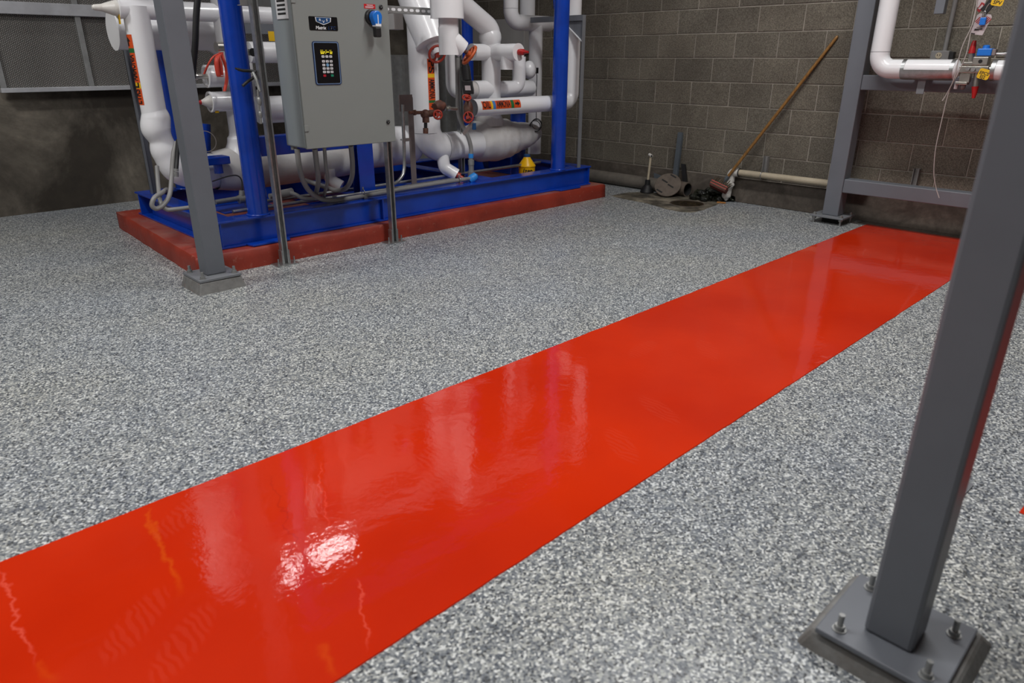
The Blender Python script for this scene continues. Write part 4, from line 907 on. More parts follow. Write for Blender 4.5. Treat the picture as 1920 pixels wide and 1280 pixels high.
zn = (4.364, 4.75, 0.8321)[2]
mb = MB(); mb.lathe((xC, 4.79, zc+.13), (0, 0, 1), [(0, .135), (.05, .13), (.085, .112), (.12, .102), (zn-zc-.13, rC*1.1)], 32); mb.build('neck', 'white_dirty', t, weld=True)
q = Vector((4.868, 4.7, 0.6712)); mb = MB(); mb.torus(q, (-.5, -.8, .1), .052, .004, 24, 6); mb.torus(q+V((-.015, 0, -.008)), (-.6, -.75, 0), .05, .004, 24, 6); mb.torus(q+V((.01, 0, .012)), (-.4, -.8, .2), .048, .003, 24, 6)
tag(mb.build('cable_coil', 'wire_dark'), 'small coil of dark cable hanging beside the wrapped vessel end', 'cable')

# upper vessel and header overhead (seen mirrored in the red floor)
t = thing('insulated_vessel', 'large white vessel overhead, seen mirrored in the red stripe', 'vessel', (1.62, 5.0, 1.75))
mb = MB(); mb.lathe((1.55, 5.0, 1.72), (0, 0, 1), [(0, 0), (.03, .10), (.10, .14), (.18, .15), (1.05, .15), (1.14, .135), (1.20, .08), (1.23, 0)], 36); mb.build('shell', 'white', t, weld=True)
mb = MB(); mb.tube([(1.58, 5.0, 2.62), (3.45, 4.75, 2.70)], .10, 28); mb.build('top_header', 'white', t)
mb = MB(); mb.tube(rp([(3.62, 4.4, 2.72), (4.3, 4.55, 2.72), (5.5, 4.55, 2.72)], .1), .09, 24); mb.build('cross_header', 'white', t)

# ------------------------------------------------------------------ angle posts, brackets
t = thing('angle_post', 'thin grey angle post at the left end of the blue skid', 'post', (1.76, 5.69, .3))
mb = MB(); mb.box((1.735, 5.66, .299), (1.741, 5.71, 1.62)); mb.box((1.735, 5.704, .299), (1.785, 5.71, 1.62)); mb.build('angle', 'grey', t)
mb = MB(); mb.box((1.735, 5.60, 1.42), (3.0, 5.66, 1.50)); mb.build('cross_rail', 'grey', t)
xT_ = (5.155, 4.415, 0.299); zt = (5.112, 4.38, 1.599)[2]
t = thing('angle_post', 'thin grey angle post right of the right blue post', 'post', (xT_[0], 4.38, .299))
x_ = (5.103, 4.38, 1.023)[0]
mb = MB(); mb.box((x_-.02, 4.36, .299), (x_+.02, 4.365, zt)); mb.box((x_+.015, 4.365, .299), (x_+.02, 4.40, zt)); mb.build('angle', 'grey_light', t)
mb = MB(); mb.box((x_-.02, 4.365, zt-.045), (x_+.015, 5.0, zt)); mb.build('bracket_arm', 'grey', t)
mb = MB(); mb.poly([(x_-.005, 4.366, zt-.045), (x_-.005, 4.366, zt-.21), (x_-.005, 4.60, zt-.045)], (.006, 0, 0)); mb.build('gusset', 'grey', t)
mb = MB(); mb.bar((x_-.01, 4.366, zt-.215), (x_-.01, 4.605, zt-.04), .012, .006); mb.build('gusset_edge', 'print_white', t)
# mauve angle with top plate next to the riser
zt = (3.374, 4.62, 0.9709)[2]
t = thing('angle_post', 'mauve grey steel angle leg in front of the domed vessel', 'post', ((3.374, 4.62, 0.4998)[0], 4.62, .299))
x_ = (3.374, 4.62, 0.4998)[0]
mb = MB(); mb.box((x_-.025, 4.60, .299), (x_+.025, 4.606, zt)); mb.box((x_+.019, 4.606, .299), (x_+.025, 4.65, zt)); mb.build('angle', 'mauve_steel', t)
mb = MB(); mb.box((x_-.11, 4.585, zt-.10), (x_+.01, 4.598, zt+.02)); mb.build('mounting_plate', 'mauve_steel', t)
mb = MB(); a = (3.1, 4.4, 1.527); mb.box(((3.192, 4.55, 1.536)[0], 4.5, (3.231, 4.55, 1.437)[2]), ((3.276, 4.55, 1.54)[0], 4.58, (3.239, 4.55, 1.542)[2]))
tag(mb.build('junction_box', 'panel_white', None, .004), 'small pale junction box tucked behind the cabinet top right', 'box')

# ------------------------------------------------------------------ conduits
def conduit(pts, r, label, mat='conduit', name='conduit', sp=True):
    mb = MB(); mb.tube(spline(pts, 8) if sp else rp(pts, .05), r, 14)
    return tag(mb.build(name, mat), label, 'conduit')
zf = .318
conduit([(2.122, 4.08, 0.7286), (2.135, 4.1, 0.6294), (2.199, 4.2, 0.5294), (2.292, 4.3, 0.4274), (2.408, 4.38, 0.3523), (2.521, 4.4, 0.3203), (2.678, 4.41, 0.3176), (2.866, 4.42, 0.3198), (3.063, 4.43, 0.3221), (3.366, 4.43, 0.3272), (3.761, 4.43, 0.3294)], .0165, 'grey conduit looping from the cabinet and along the skid front edge')
conduit([(2.231, 4.06, 0.728), (2.266, 4.12, 0.6148), (2.338, 4.25, 0.4981), (2.417, 4.45, 0.364)], .0165, 'second grey conduit from the left under the control cabinet')
conduit([(2.298, 4.06, 0.7291), (2.33, 4.12, 0.6087), (2.405, 4.25, 0.4908), (2.476, 4.45, 0.3417)], .0115, 'slimmer third grey conduit under the control cabinet')
conduit([(2.49, 4.06, 0.7274), (2.545, 4.15, 0.5851), (2.589, 4.25, 0.4813), (2.627, 4.4, 0.3932), (2.607, 4.5, 0.368), (2.589, 4.6, 0.3805), (2.533, 4.8, 0.4131)], .0165, 'right hand grey conduit curling back under the cabinet')
conduit([(2.254, 4.5, 0.3958), (2.285, 4.48, 0.3801), (2.323, 4.46, 0.3525), (2.4, 4.44, 0.3416)], .014, 'short grey elbow conduit beside the left strut post')
conduit([(1.85, 4.52, zf), (2.85, 4.52, zf), (3.75, 4.55, zf)], .012, 'thin galvanised conduit lying inside the skid front beam', 'galv', sp=False)
conduit([(2.0, 4.66, zf+.01), (3.0, 4.66, zf+.01), (4.5, 4.7, zf+.01), (4.95, 4.72, zf+.01)], .013, 'long galvanised conduit across the skid deck', 'galv', sp=False)
conduit([(3.747, 4.44, 0.3255), (3.845, 4.44, 0.3278)], .016, 'short conduit end with coupling on the skid front edge', 'galv_dull', sp=False)
conduit([(3.244, 4.52, 0.926), (3.24, 4.52, 0.7964), (3.233, 4.52, 0.562), (3.205, 4.5, 0.4385), (3.142, 4.48, 0.3831), (3.078, 4.46, 0.3646)], .013, 'thin steel conduit bending down beside the mauve angle leg', 'galv')
mb = MB(); q = Vector((3.229, 4.51, 0.6736)); mb.box(q+V((-.02, -.016, -.012)), q+V((.045, -.012, .012))); mb.torus(q+V((0, .01, 0)), (0, 0, 1), .017, .004, 16, 6); tag(mb.build('conduit_strap', 'galv'), 'tiny bright strap on the thin steel conduit', 'strap')
t = thing('flexible_conduit', 'grey flexible conduit taped blue beside the inner strut post', 'conduit', (3.934, 4.55, 0.3013))
mb = MB(); mb.tube(spline([(3.857, 4.6, 1.252), (3.85, 4.6, 1.045), (3.848, 4.6, 0.8493), (3.868, 4.58, 0.7494), (3.917, 4.56, 0.6377), (3.935, 4.55, 0.5513), (3.932, 4.55, 0.4559)]), .0175, 16); mb.build('hose', 'conduit', t)
mb = MB(); mb.cyl((3.934, 4.55, 0.5081), (3.933, 4.55, 0.4734), .021, n=16); mb.build('blue_tape', 'tape_blue', t)
mb = MB(); mb.lathe((3.934, 4.55, 0.3057), (0, 0, 1), [(0, .03), (.06, .03), (.06, .022), (.11, .022), (.11, .026), (.15, .026), (.15, 0)], 16); mb.build('fitting', 'galv_dull', t)
mb = MB(); q = Vector((3.854, 4.45, 0.3301)); mb.lathe(q+V((-.03, 0, -.02)), (.7, -.3, .5), [(0, 0), (0, .03), (.03, .036), (.07, .03), (.085, 0)], 12); mb.build('blue_cap', 'tape_blue', t)
# left looped conduit
t = thing('flexible_conduit', 'grey flexible conduit making a loop at the left end of skid', 'conduit', (1.421, 4.6, 0.3901))
mb = MB(); mb.tube(spline([(1.643, 4.72, 0.7581), (1.604, 4.7, 0.685), (1.558, 4.66, 0.5628), (1.506, 4.6, 0.4611), (1.445, 4.56, 0.4121), (1.398, 4.55, 0.3971), (1.378, 4.55, 0.4225), (1.405, 4.56, 0.4629), (1.461, 4.6, 0.4765), (1.542, 4.75, 0.4709)]), .014, 14); mb.build('hose', 'conduit', t)
mb = MB(); mb.tube(spline([(1.526, 4.8, 0.6104), (1.481, 4.7, 0.5009), (1.446, 4.6, 0.4261), (1.459, 4.56, 0.384), (1.512, 4.55, 0.3782), (1.616, 4.55, 0.3772)]), .013, 14); mb.build('hose', 'conduit', t)
mb = MB(); mb.tube(spline([(1.648, 4.7, 0.7722), (1.617, 4.68, 0.6695), (1.591, 4.66, 0.5988)]), .013, 12); mb.build('black_hose', 'black', t)
mb = MB(); mb.cyl((1.592, 4.66, 0.6052), (1.589, 4.66, 0.5891), .015, n=12); mb.cyl((1.588, 4.66, 0.5859), (1.583, 4.66, 0.5569), .016, n=12); mb.build('hose_fitting', 'galv_dull', t)
mb = MB(); mb.tube(spline([(1.917, 4.7, 1.631), (1.879, 4.7, 1.483), (1.848, 4.7, 1.333), (1.825, 4.72, 1.212), (1.813, 4.74, 1.131)]), 0.0196, 14)
tag(mb.build('rubber_hose', 'black'), 'black rubber hose hanging behind the grey column', 'hose')
# deck fittings, left
t = thing('pipe_fitting', 'grey threaded tee fitting on the skid deck by blue post', 'fitting', (1.97, 4.66, 0.3708))
mb = MB(); mb.cyl((1.803, 4.66, 0.3677), (2.045, 4.66, 0.3756), .016, n=14); mb.build('nipple', 'galv_dull', t)
mb = MB(); mb.cyl((1.958, 4.66, 0.3652), (2.045, 4.66, 0.3721), .028, n=16); mb.cyl((1.979, 4.66, 0.3624), (1.992, 4.66, 0.4216), .02, n=14); mb.build('tee_body', 'galv_dull', t)
mb = MB(); mb.tube(spline([(1.991, 4.66, 0.4181), (1.998, 4.66, 0.4881), (1.97, 4.66, 0.5227), (1.902, 4.66, 0.523), (1.803, 4.66, 0.5027)]), .0045, 8); mb.build('tube', 'wire_dark', t)
mb = MB(); mb.cyl((2.208, 4.6, 0.3704), (2.321, 4.6, 0.3786), .03, n=16); mb.cyl((2.149, 4.6, 0.3704), (2.228, 4.6, 0.3716), .018, n=14)
tag(mb.build('pipe_coupling', 'conduit'), 'dull grey pipe coupling beyond the left strut post', 'fitting')
mb = MB(); mb.torus((1.969, 5.1, 0.7081), (-.5, -.85, 0), .07, .003, 28, 6); tag(mb.build('wire_loop', 'wire'), 'pale wire loop beside the grey column', 'wire')
# clamp on front edge
for uv, lb in (((2.781, 4.4, 0.3443), 'left'), ((3.69, 4.4, 0.3321), 'right')):
    t = thing('conduit_clamp', 'small steel conduit clamp on the skid edge, %s one' % lb, 'clamp', uv); q = Vector(uv)
    mb = MB(); mb.box(q+V((-.014, -.012, -.045)), q+V((.014, .03, -.030))); mb.build('clamp_foot', 'galv', t, .002)
    mb = MB(); mb.torus(q+V((0, .02, 0)), (1, -.1, 0), .021, .004, 20, 6); mb.build('clamp_ring', 'galv', t)
    mb = MB(); mb.cyl(q+V((0, .02, .02)), q+V((0, .02, .038)), .006, n=8); mb.build('clamp_screw', 'galv', t)
# black device, red valve and blue tag by the inner strut
t = thing('level_sensor', 'black cylindrical sensor with white sticker by the inner strut post', 'sensor', (3.87, 4.5, 1.007))
a, b = Vector((3.844, 4.5, 1.237)), Vector((3.846, 4.46, 0.9853)); d = (b-a)
mb = MB(); mb.tube([a, a+d*.25], .03, 16); mb.tube([a+d*.2, a+d*.6], .036, 16); mb.build('stem', 'black', t)
mb = MB(); mb.obox(a+d*.8, d*.2, Vector((.72, -.69, 0))*.042, Vector((.69, .72, 0))*.03); mb.build('housing', 'black', t, .006)
mb = MB(); mb.obox(a+d*.82-Vector((.69, .72, 0))*.0315, d*.07, Vector((.72, -.69, 0))*.022, Vector((.69, .72, 0))*.0005); mb.build('sticker', 'tag', t)
t = thing('stop_valve', 'dark red valve seen edge-on beside the oil pipe end', 'valve', (3.823, 4.45, 0.8699))
mb = MB(); q = Vector((3.846, 4.47, 0.868)); mb.sphere(q, .05, 14, 10, (.8, .8, 1.5)); mb.cyl(q+V((0, 0, -.1)), q+V((0, 0, .12)), .02, n=12); mb.build('valve_body', 'rust', t)
handwheel('handwheel', (3.797, 4.43, 0.96), (-.3, -.5, .8), .032, .007, 'red_wheel', t); handwheel('handwheel', (3.81, 4.43, 0.8108), (-.8, -.4, .2), .04, .007, 'red_wheel', t)
t = thing('lock_tag', 'blue tag hanging from a pale strap below the oil pipe end', 'tag', (3.861, 4.42, 0.7431)); q = Vector((3.861, 4.42, 0.7431))
mb = MB(); mb.box(q+V((-.018, -.008, -.03)), q+V((.016, .008, .022))); mb.build('tag_body', 'print_navy', t, .003)
mb = MB(); mb.bar(q+V((-.01, 0, .03)), q+V((-.10, .02, -.06)), .03, .003, (0, 1, 0)); mb.build('strap', 'mauve_steel', t)
# black pliers-like bracket clipped to left post
t = thing('locking_pliers', 'dark locking pliers clamped to the strut post at left', 'pliers', (1.982, 4.24, 1.179)); 
mb = MB(); mb.tube(spline([(1.879, 4.25, 1.191), (1.922, 4.25, 1.179), (1.97, 4.25, 1.176), (1.993, 4.23, 1.17)]), [.006]*3+[.009]*22, 10); mb.build('handle', 'black', t)
mb = MB(); mb.tube(spline([(1.909, 4.25, 1.094), (1.942, 4.25, 1.117), (1.978, 4.25, 1.137), (1.991, 4.23, 1.155)]), .009, 10); mb.build('handle', 'black', t)
mb = MB(); mb.tube(spline([(1.968, 4.22, 1.168), (1.973, 4.2, 1.133), (1.976, 4.19, 1.097), (1.977, 4.18, 1.062)]), .010, 8); mb.build('jaw', 'galv_dull', t)
mb = MB(); mb.tube(spline([(1.965, 4.18, 1.074), (1.962, 4.18, 0.979), (1.961, 4.18, 0.8819)]), .007, 8); mb.sphere((1.966, 4.18, 1.009), .014, 10, 8, (1, 1, 2)); mb.sphere((1.962, 4.18, 0.9336), .012, 10, 8, (1, 1, 2)); tag(mb.build('hanging_chain', 'galv_dull'), 'shiny chain hanging along the left strut post', 'chain')

# yellow bottle standing inside the skid
bx = (4.752, 4.7, 0.3674); t = thing('plastic_bottle', 'yellow plastic bottle with blue cap standing inside the skid', 'bottle', (bx[0], 4.70, .127))
zt = (4.752, 4.7, 0.4208)[2]; k_ = 0.0050; hB = zt-.127
mb = MB(); mb.lathe((bx[0], 4.70, .127), (0, 0, 1), [(0, 0), (0, 14*k_), (.012, 15*k_), (.10, 15*k_), (hB-.115, 15.5*k_), (hB-.107, 16.5*k_), (hB-.098, 16*k_), (hB-.035, 7*k_), (hB-.022, 6*k_), (hB-.022, 0)], 28); body = mb.build('bottle_body', 'yellow', t)
mb = MB(); mb.lathe((bx[0], 4.70, zt-.024), (0, 0, 1), [(0, 6.2*k_), (.018, 6.2*k_), (.024, 4.5*k_), (.024, 0)], 20); mb.build('cap', 'print_navy', t)
n0 = facing((bx[0], 4.70), 8); tv = text_mesh('(zep', .055); cc = V((bx[0], 4.70, .127+hB-.142)); rb3 = 15.9*k_
for v in tv.vertices:
    th = v.co.x/rb3; rd = V((n0.x*math.cos(th)-n0.y*math.sin(th), n0.x*math.sin(th)+n0.y*math.cos(th), 0)); z_ = v.co.y; v.co = cc+rd*(rb3+.0006)+V((0, 0, z_))
tv.materials.clear(); tv.materials.append(M['print']); link('lettering', tv, body)

# ------------------------------------------------------------------ along the block wall
mb = MB(); mb.tube([(6.022, 7.0, .066), (6.022, 4.06, .066)], .063, 28); tag(mb.build('drain_pipe', 'grey_pipe'), 'long dusty grey pipe lying on the floor along the block wall', 'pipe')
t = thing('short_pipe', 'short brown open-ended pipe behind the slotted drain cover', 'pipe', (5.98, 3.95, 0))
c0, c1 = V((6.018, 4.05, .071)), V((5.985, 3.72, .069)); mb = MB(); mb.tube([c0, c1], .069, 28, False); mb.build('outer_wall', 'clay', t)
mb = MB(); mb.tube([c1, c0], .059, 28, False); mb.build('inner_wall', 'dark_slot', t)
d = (c0-c1).normalized(); mb = MB(); mb.lathe(c1, d, [(0, .059), (0, .069)], 28); mb.build('rim', 'clay', t)
# plunger
pb = V((5.891, 4.127, 0)); t = thing('plunger', 'black rubber plunger with white pipe handle by the wall', 'plunger', pb)
mb = MB(); mb.lathe(pb, (0, 0, 1), [(0, 0), (0, .066), (.012, .068), (.05, .056), (.075, .034), (.08, .028), (.125, .025), (.13, .018), (.13, 0)], 28); mb.build('rubber_cup', 'black', t)
ptop = V((pb.x+.015, pb.y-.005, .36)); mb = MB(); mb.cyl(pb+V((0, 0, .11)), ptop, .0115, n=14); mb.build('handle', 'pvc', t)
mb = MB(); mb.cyl(ptop+V((.008, .024, .008)), ptop+V((-.012, -.016, .0)), .0145, n=14); mb.build('tee_grip', 'pvc_white', t)
mb = MB(); e_ = ptop+V((-.012, -.016, 0)); mb.cyl(e_, e_+V((-.0006, -.0012, 0)), .0095, n=12); mb.build('grip_bore', 'dark_slot', t)
# slotted drain cover leaning on the pipe
cn = V((-.70, -.30, .65)).normalized()
cc = V((5.86, 3.869, 0.1139)); t = thing('drain_cover', 'round brown iron drain cover with slots leaning on the pipe', 'cover', (cc.x, cc.y, 0))
mb = MB(); mb.lathe(cc, cn, [(-.02, 0), (-.02, .122), (-.004, .128), (0, .124), (0, 0)], 40); mb.build('disc', 'clay', t)
iu = (V((.717, -.697, 0)) - cn*cn.dot(V((.717, -.697, 0)))).normalized(); iv = cn.cross(iu)
sd = (iu*.72-iv*.69)
for a_, b_ in ((-.085, -.055), (-.025, .045), (.025, -.02), (.06, .085)):
    mb = MB(); mb.obox(cc+iu*a_+iv*b_+cn*.0003, sd*.034, sd.cross(cn)*.0075, cn*.0008); mb.build('slot', 'dark_slot', t)
# leaning steel pieces
def leaner(p0, p1, w, label, mat, name):
    p0, p1 = V(p0), V(p1); d = (p1-p0).normalized(); mb = MB(); sd = V((0, -1, 0)); fn = d.cross(sd).normalized()
    mb.obox((p0+p1)/2, (p1-p0)/2, sd*w/2, fn*.003); mb.obox((p0+p1)/2+sd*(w/2)-fn*.014*(1 if fn.x > 0 else -1)*-1, (p1-p0)/2, sd*.003, fn*.014)
    return tag(mb.build(name, mat), label, 'steel')
leaner(V((6, 3.897, 0.0633)), (6.075, 3.922, 0.5848), .045, 'tall blue grey steel angle leaning on the block wall', 'steel_blue', 'steel_angle')
leaner(V((6.02, 3.777, 0.086)), (6.07, 3.857, 0.293), .038, 'short dark steel angle leaning behind the brown pipe', 'black', 'steel_angle')
mb = MB(); a = V((6.03, 4.157, 0.1772)); b = V((6.03, 4.026, 0.1443)); mb.poly([a, (6.03, 4.02, 0.1502), (6.03, 4.021, 0.0974), (6.03, 4.149, 0.093)], (.004, 0, 0)); tag(mb.build('steel_plate', 'steel_blue'), 'small blue grey plate resting behind the drain cover', 'steel')
# concrete patch and drain
pc = [(5.457, 4.257, 0), (5.44, 4.005, 0), (5.417, 3.773, 0), (5.336, 3.541, 0), (5.319, 3.362, 0), (5.384, 3.269, 0), (5.614, 3.276, 0), (5.837, 3.301, 0), (6.049, 3.387, 0), (6.234, 3.595, 0), (6.203, 3.788, 0), (6.01, 3.972, 0), (5.865, 4.193, 0), (5.692, 4.275, 0)]
pp = spline([V(p) for p in pc]+[V(pc[0])], 5)[:-1]
pp = [p+.018*V((noise.noise(p*12), noise.noise(p*12+V((5, 5, 5))), 0)) for p in pp]
hc = V((5.678, 3.523, 0)); hr = .16
mb = MB(); N_ = 48; vs = []; ctr = hc
def radial(th):
    best = None
    for i in range(len(pp)):
        a = pp[i]-ctr; b = pp[(i+1) % len(pp)]-ctr; d = V((math.cos(th), math.sin(th), 0)); e = b-a
        den = d.x*e.y-d.y*e.x
        if abs(den) < 1e-9: continue
        s_ = (a.x*e.y-a.y*e.x)/den; u_ = (a.x*d.y-a.y*d.x)/den
        if s_ > 0 and -1e-6 <= u_ <= 1+1e-6: best = s_ if best is None else max(best, s_)
    return best or .2
for k in range(N_):
    th = 2*PI*k/N_; R = max(radial(th), hr+.02); d = V((math.cos(th), math.sin(th), 0))
    for f_ in (0, .33, .66, 1): vs.append(ctr+d*(hr+(R-hr)*f_)+V((0, 0, .0035 if f_ < 1 else .0005)))
fs = [(k*4+j, k*4+j+1, ((k+1) % N_)*4+j+1, ((k+1) % N_)*4+j) for k in range(N_) for j in range(3)]
mb.add(vs, fs); o = mb.build('concrete_patch', 'patch'); tag(o, 'bare concrete patch around the open floor drain', 'patch', kind='structure')
t = thing('floor_drain', 'open floor drain full of dark wet sludge', 'drain', ctr)
mb = MB(); mb.lathe(ctr, (0, 0, 1), [(.001, hr), (.006, hr), (.006, hr*.95), (.001, hr*.95)], 40); mb.build('rim', 'clay', t)
mb = MB(); vs = [ctr+V((0, 0, .003))]; 
for j in range(1, 9):
    for k in range(40):
        d = V((math.cos(2*PI*k/40), math.sin(2*PI*k/40), 0)); p = ctr+d*hr*.97*j/8; vs.append(p+V((0, 0, .002+.016*(1-(j/8)**2)*abs(noise.noise(p*26)))))
fs = [(0, 1+k, 1+(k+1) % 40) for k in range(40)]
for j in range(7):
    for k in range(40): fs.append((1+j*40+k, 1+(j+1)*40+k, 1+(j+1)*40+(k+1) % 40, 1+j*40+(k+1) % 40))
mb.add(vs, fs, True); mb.build('sludge', 'sludge', t)
# muck heap
bm = bmesh.new(); rm = random.Random(11)
d0 = V((5.872, 3.519, 0)); d1 = V((6.084, 3.317, 0))
for k in range(46):
    f_ = rm.random(); p = d0.lerp(d1, f_)+V((rm.uniform(-.01, .13), rm.uniform(-.01, .10), 0)); r = rm.uniform(.025, .058)
    mat = Matrix.Translation(p+V((0, 0, rm.uniform(.012, .10)*math.sin(PI*min(.9, max(.15, f_)))))) @ Matrix.Rotation(rm.random()*3, 4, 'Z') @ Matrix.Diagonal((1.5*r, r, .7*r, 1))
    bmesh.ops.create_icosphere(bm, subdivisions=3, radius=1.0, matrix=mat)
for v in bm.verts: v.co += .02*noise.noise_vector(v.co*38)+.012*noise.noise_vector(v.co*90); v.co.z = max(v.co.z, .001); v.co.x = min(v.co.x, 6.075)
me = bpy.data.meshes.new('muck_pile'); bm.to_mesh(me); bm.free(); me.materials.append(M['muck'])
for p_ in me.polygons: p_.use_smooth = True
o = link('muck_pile', me); tag(o, 'heap of wet black muck beside the floor drain', 'muck', kind='stuff')
mb = MB(); q = V((5.931, 3.318, 0)); mb.poly([q+V(p) for p in ((-.02, .035, .002), (-.005, .03, .002), (.02, -.03, .002), (.008, -.045, .002), (-.012, -.02, .002))], (0, 0, .012)); tag(mb.build('orange_scrap', 'orange_chip', None, .003), 'small orange scrap in front of the muck heap', 'scrap')
mb = MB(); q = V((5.99, 3.52, 0)); mb.poly([q+V(p) for p in ((-.05, .14, .002), (.05, .12, .002), (.06, -.08, .002), (-.03, -.1, .002))], (0, 0, .03)); tag(mb.build('concrete_chunk', 'curb', None, .006), 'flat dirty concrete chunk behind the drain', 'rubble')
# broom
bt = V((6.085, 2.55, 1.418)); bb = V((5.97, 3.337, 0.1896)); t = thing('push_broom', 'wooden handled broom with red head leaning on the block wall', 'broom', (bb.x, bb.y, 0))
mb = MB(); dB = (bt-bb).normalized(); mb.tube([bb-dB*.02, bb.lerp(bt, .5), bt-dB*.03, bt-dB*.005, bt], [.0135, .0135, .0125, .010, .005], 16); mb.build('handle', 'wood', t)
mb = MB(); mb.tube([bb-dB*.04, bb+dB*.07], [.02, .016], 14); mb.build('socket', 'steel_blue', t)
hd = V((.10, -.86, -.28)).normalized(); hc_ = V((5.9, 3.341, 0.1532)); hu = V((-.75, -.1, .55)); hu = (hu-hd*hu.dot(hd)).normalized(); hn = hd.cross(hu)
mb = MB(); mb.obox(hc_, hd*.085, hu*.035, hn*.022); hb_ = mb.build('head_block', 'brick_red', t, .006)
for q in range(4): mb = MB(); mb.obox(hc_+hu*(-.026+.0175*q)+hn*.023*(1 if hn.x < 0 else -1), hd*.082, hu*.004, hn*.004); mb.build('head_rib', 'brick_red', hb_)
for q in range(4): mb = MB(); mb.obox(hc_+hu*.036+hn*(-.017+.0115*q), hd*.083, hu*.004, hn*.0035); mb.build('head_rib', 'bristle' if q % 2 else 'red_wheel', hb_)
mb = MB()
for q in range(26):
    p = hc_+hd*rm.uniform(-.08, .08)+hu*rm.uniform(-.03, .03); s_ = -1 if hn.x < 0 else 1
    mb.cyl(p+hn*.02*s_, p+hn*.075*s_+V((rm.uniform(-.02, .02), rm.uniform(-.02, .02), rm.uniform(-.01, .01))), .006, .003, n=5)
o = mb.build('bristles', 'bristle', t); o['kind'] = 'stuff'
# pvc line
zp = (6.03, 2.895, 0.2814)[2]; ye_ = (6.03, 3.292, 0.2903)[1]
t = thing('pvc_pipe', 'cream plastic pipe along the wall with white wrapped elbow', 'pipe', (6.03, ye_, 0))
mb = MB(); mb.tube([(6.03, ye_-.03, zp), (6.03, 2.08, zp)], .0275, 24); mb.build('run', 'pvc', t)
mb = MB(); mb.tube(rp([(6.03, ye_-.07, zp), (6.03, ye_+.012, zp), (6.03, ye_+.012, zp-.09)], .04, 8), .038, 20); mb.build('elbow', 'pvc_white', t)
mb = MB(); path, rr = vspline([(6.03, ye_+.012, zp-.07), (6.025, ye_+.016, zp-.12), (6.03, ye_+.022, zp-.17), (6.02, ye_+.03, zp-.22), (6.03, ye_+.03, .02)], [.036, .044, .03, .04, .02]); mb.tube(path, rr, 16); mb.v = [tuple(V(v)+.008*noise.noise_vector(V(v)*30)) for v in mb.v]; mb.build('plastic_wrap', 'pvc_white', t)
mb = MB(); mb.torus((6.03, ye_-.068, zp), (0, 1, 0), .034, .0055, 24, 6); mb.build('band', 'wire_dark', t)
for uv, lb in (((6.09, 3.002, 0.3526), 'strut bracket on the block wall holding the cream pipe'), ((6.09, 1.766, 0.3728), 'dark strut bracket on the wall behind the right frame')):
    t = thing('wall_bracket', lb, 'bracket', uv); q = V(uv)
    mb = MB(); mb.box(q+V((-.04, -.02, -.10)), q+V((0, -.0165, .09))); mb.box(q+V((-.04, .0165, -.10)), q+V((0, .02, .09))); mb.box(q+V((-.004, -.0165, -.10)), q+V((0, .0165, .09))); mb.build('channel', 'conduit', t)
    mb = MB(); mb.torus((6.03, q.y, zp), (0, 1, 0), .034, .004, 20, 6); mb.build('clamp', 'galv', t)

# pale panel behind pipes
a = (6.05, 6.881, 1.679); b = (6.05, 5.966, 1.322); mb = MB(); mb.box((5.97, b[1], b[2]), (6.08, a[1], a[2]-.02)); tag(mb.build('wall_panel', 'panel_white', None, .005), 'pale grey panel box on the wall behind white pipes', 'panel')
a = (4.403, 6.6, 1.293); mb = MB(); mb.box((4.2, 6.55, .0), (5.6, 6.65, 1.28)); o = mb.build('sheet_metal_panel', 'galv_dull'); tag(o, 'grey ribbed sheet metal panel behind the white risers', 'panel')
for i in range(9): mb = MB(); mb.box((4.25+i*.15, 6.53, .36), (4.29+i*.15, 6.551, 1.27)); mb.build('rib', 'galv_dull', o)

# ------------------------------------------------------------------ right rack
XR = 5.80; t = thing('pipe_rack', 'grey square tube pipe rack frame by the block wall', 'rack', (XR, 2.26, 0))
mb = MB(); mb.box((XR, 2.198, .066), (XR+.127, 2.325, 3.2)); mb.build('upright', 'grey', t, .006)
mb = MB(); mb.box((XR, 1.0, .066), (XR+.127, 1.127, 3.2)); mb.build('upright', 'grey', t, .006)
mb = MB(); mb.box((XR-.06, .93, .052), (XR+.187, 1.20, .066)); mb.build('base_plate', 'grey_light', t, .002)
mb = MB(); mb.box((XR, 1.129, .258), (XR+.107, 2.196, .364)); mb.build('lower_beam', 'grey', t, .006)
mb = MB(); mb.box((XR, 1.129, 1.030), (XR+.107, 2.196, 1.136)); mb.build('middle_beam', 'grey', t, .006)
mb = MB(); mb.box((XR-.06, 2.13, .052), (XR+.187, 2.40, .066)); mb.build('base_plate', 'grey_light', t, .002)
for x, y in ((XR-.035, 2.155), (XR-.035, 2.37), (XR+.16, 2.155), (XR+.16, 2.37), (XR-.035, .955), (XR-.035, 1.175), (XR+.16, .955), (XR+.16, 1.175)): mb = MB(); mb.cyl((x, y, 0), (x, y, .085), .008, n=10); mb.cyl((x, y, .066), (x, y, .076), .015, n=6); mb.cyl((x, y, .036), (x, y, .052), .017, n=6); mb.build('anchor_bolt', 'galv_dull', t)
mb = MB(); mb.box((XR+.03, 2.20, .0), (XR+.12, 2.33, .052)); mb.build('plate_gap_shadow', 'dark_slot', t)  # near-black box standing in for the shadow below the raised base plate
yb_ = (5.72, 1.742, 1.076)[1]; mb = MB(); zt = (5.7, 1.783, 1.125)[2]; mb.box((5.66, yb_-.035, zt-.012), (XR, yb_+.085, zt)); mb.box((5.66, yb_-.03, zt-.105), (5.672, yb_+.02, zt-.012)); mb.build('pipe_bracket', 'grey_light', t, .002)
yb_ = (5.8, 1.76, 1.572)[1]; zt = (5.8, 1.753, 1.535)[2]; mb = MB(); mb.box((5.78, yb_-.03, zt), (5.84, yb_+.03, 3.0)); mb.build('hanger_bar', 'grey', t, .003)
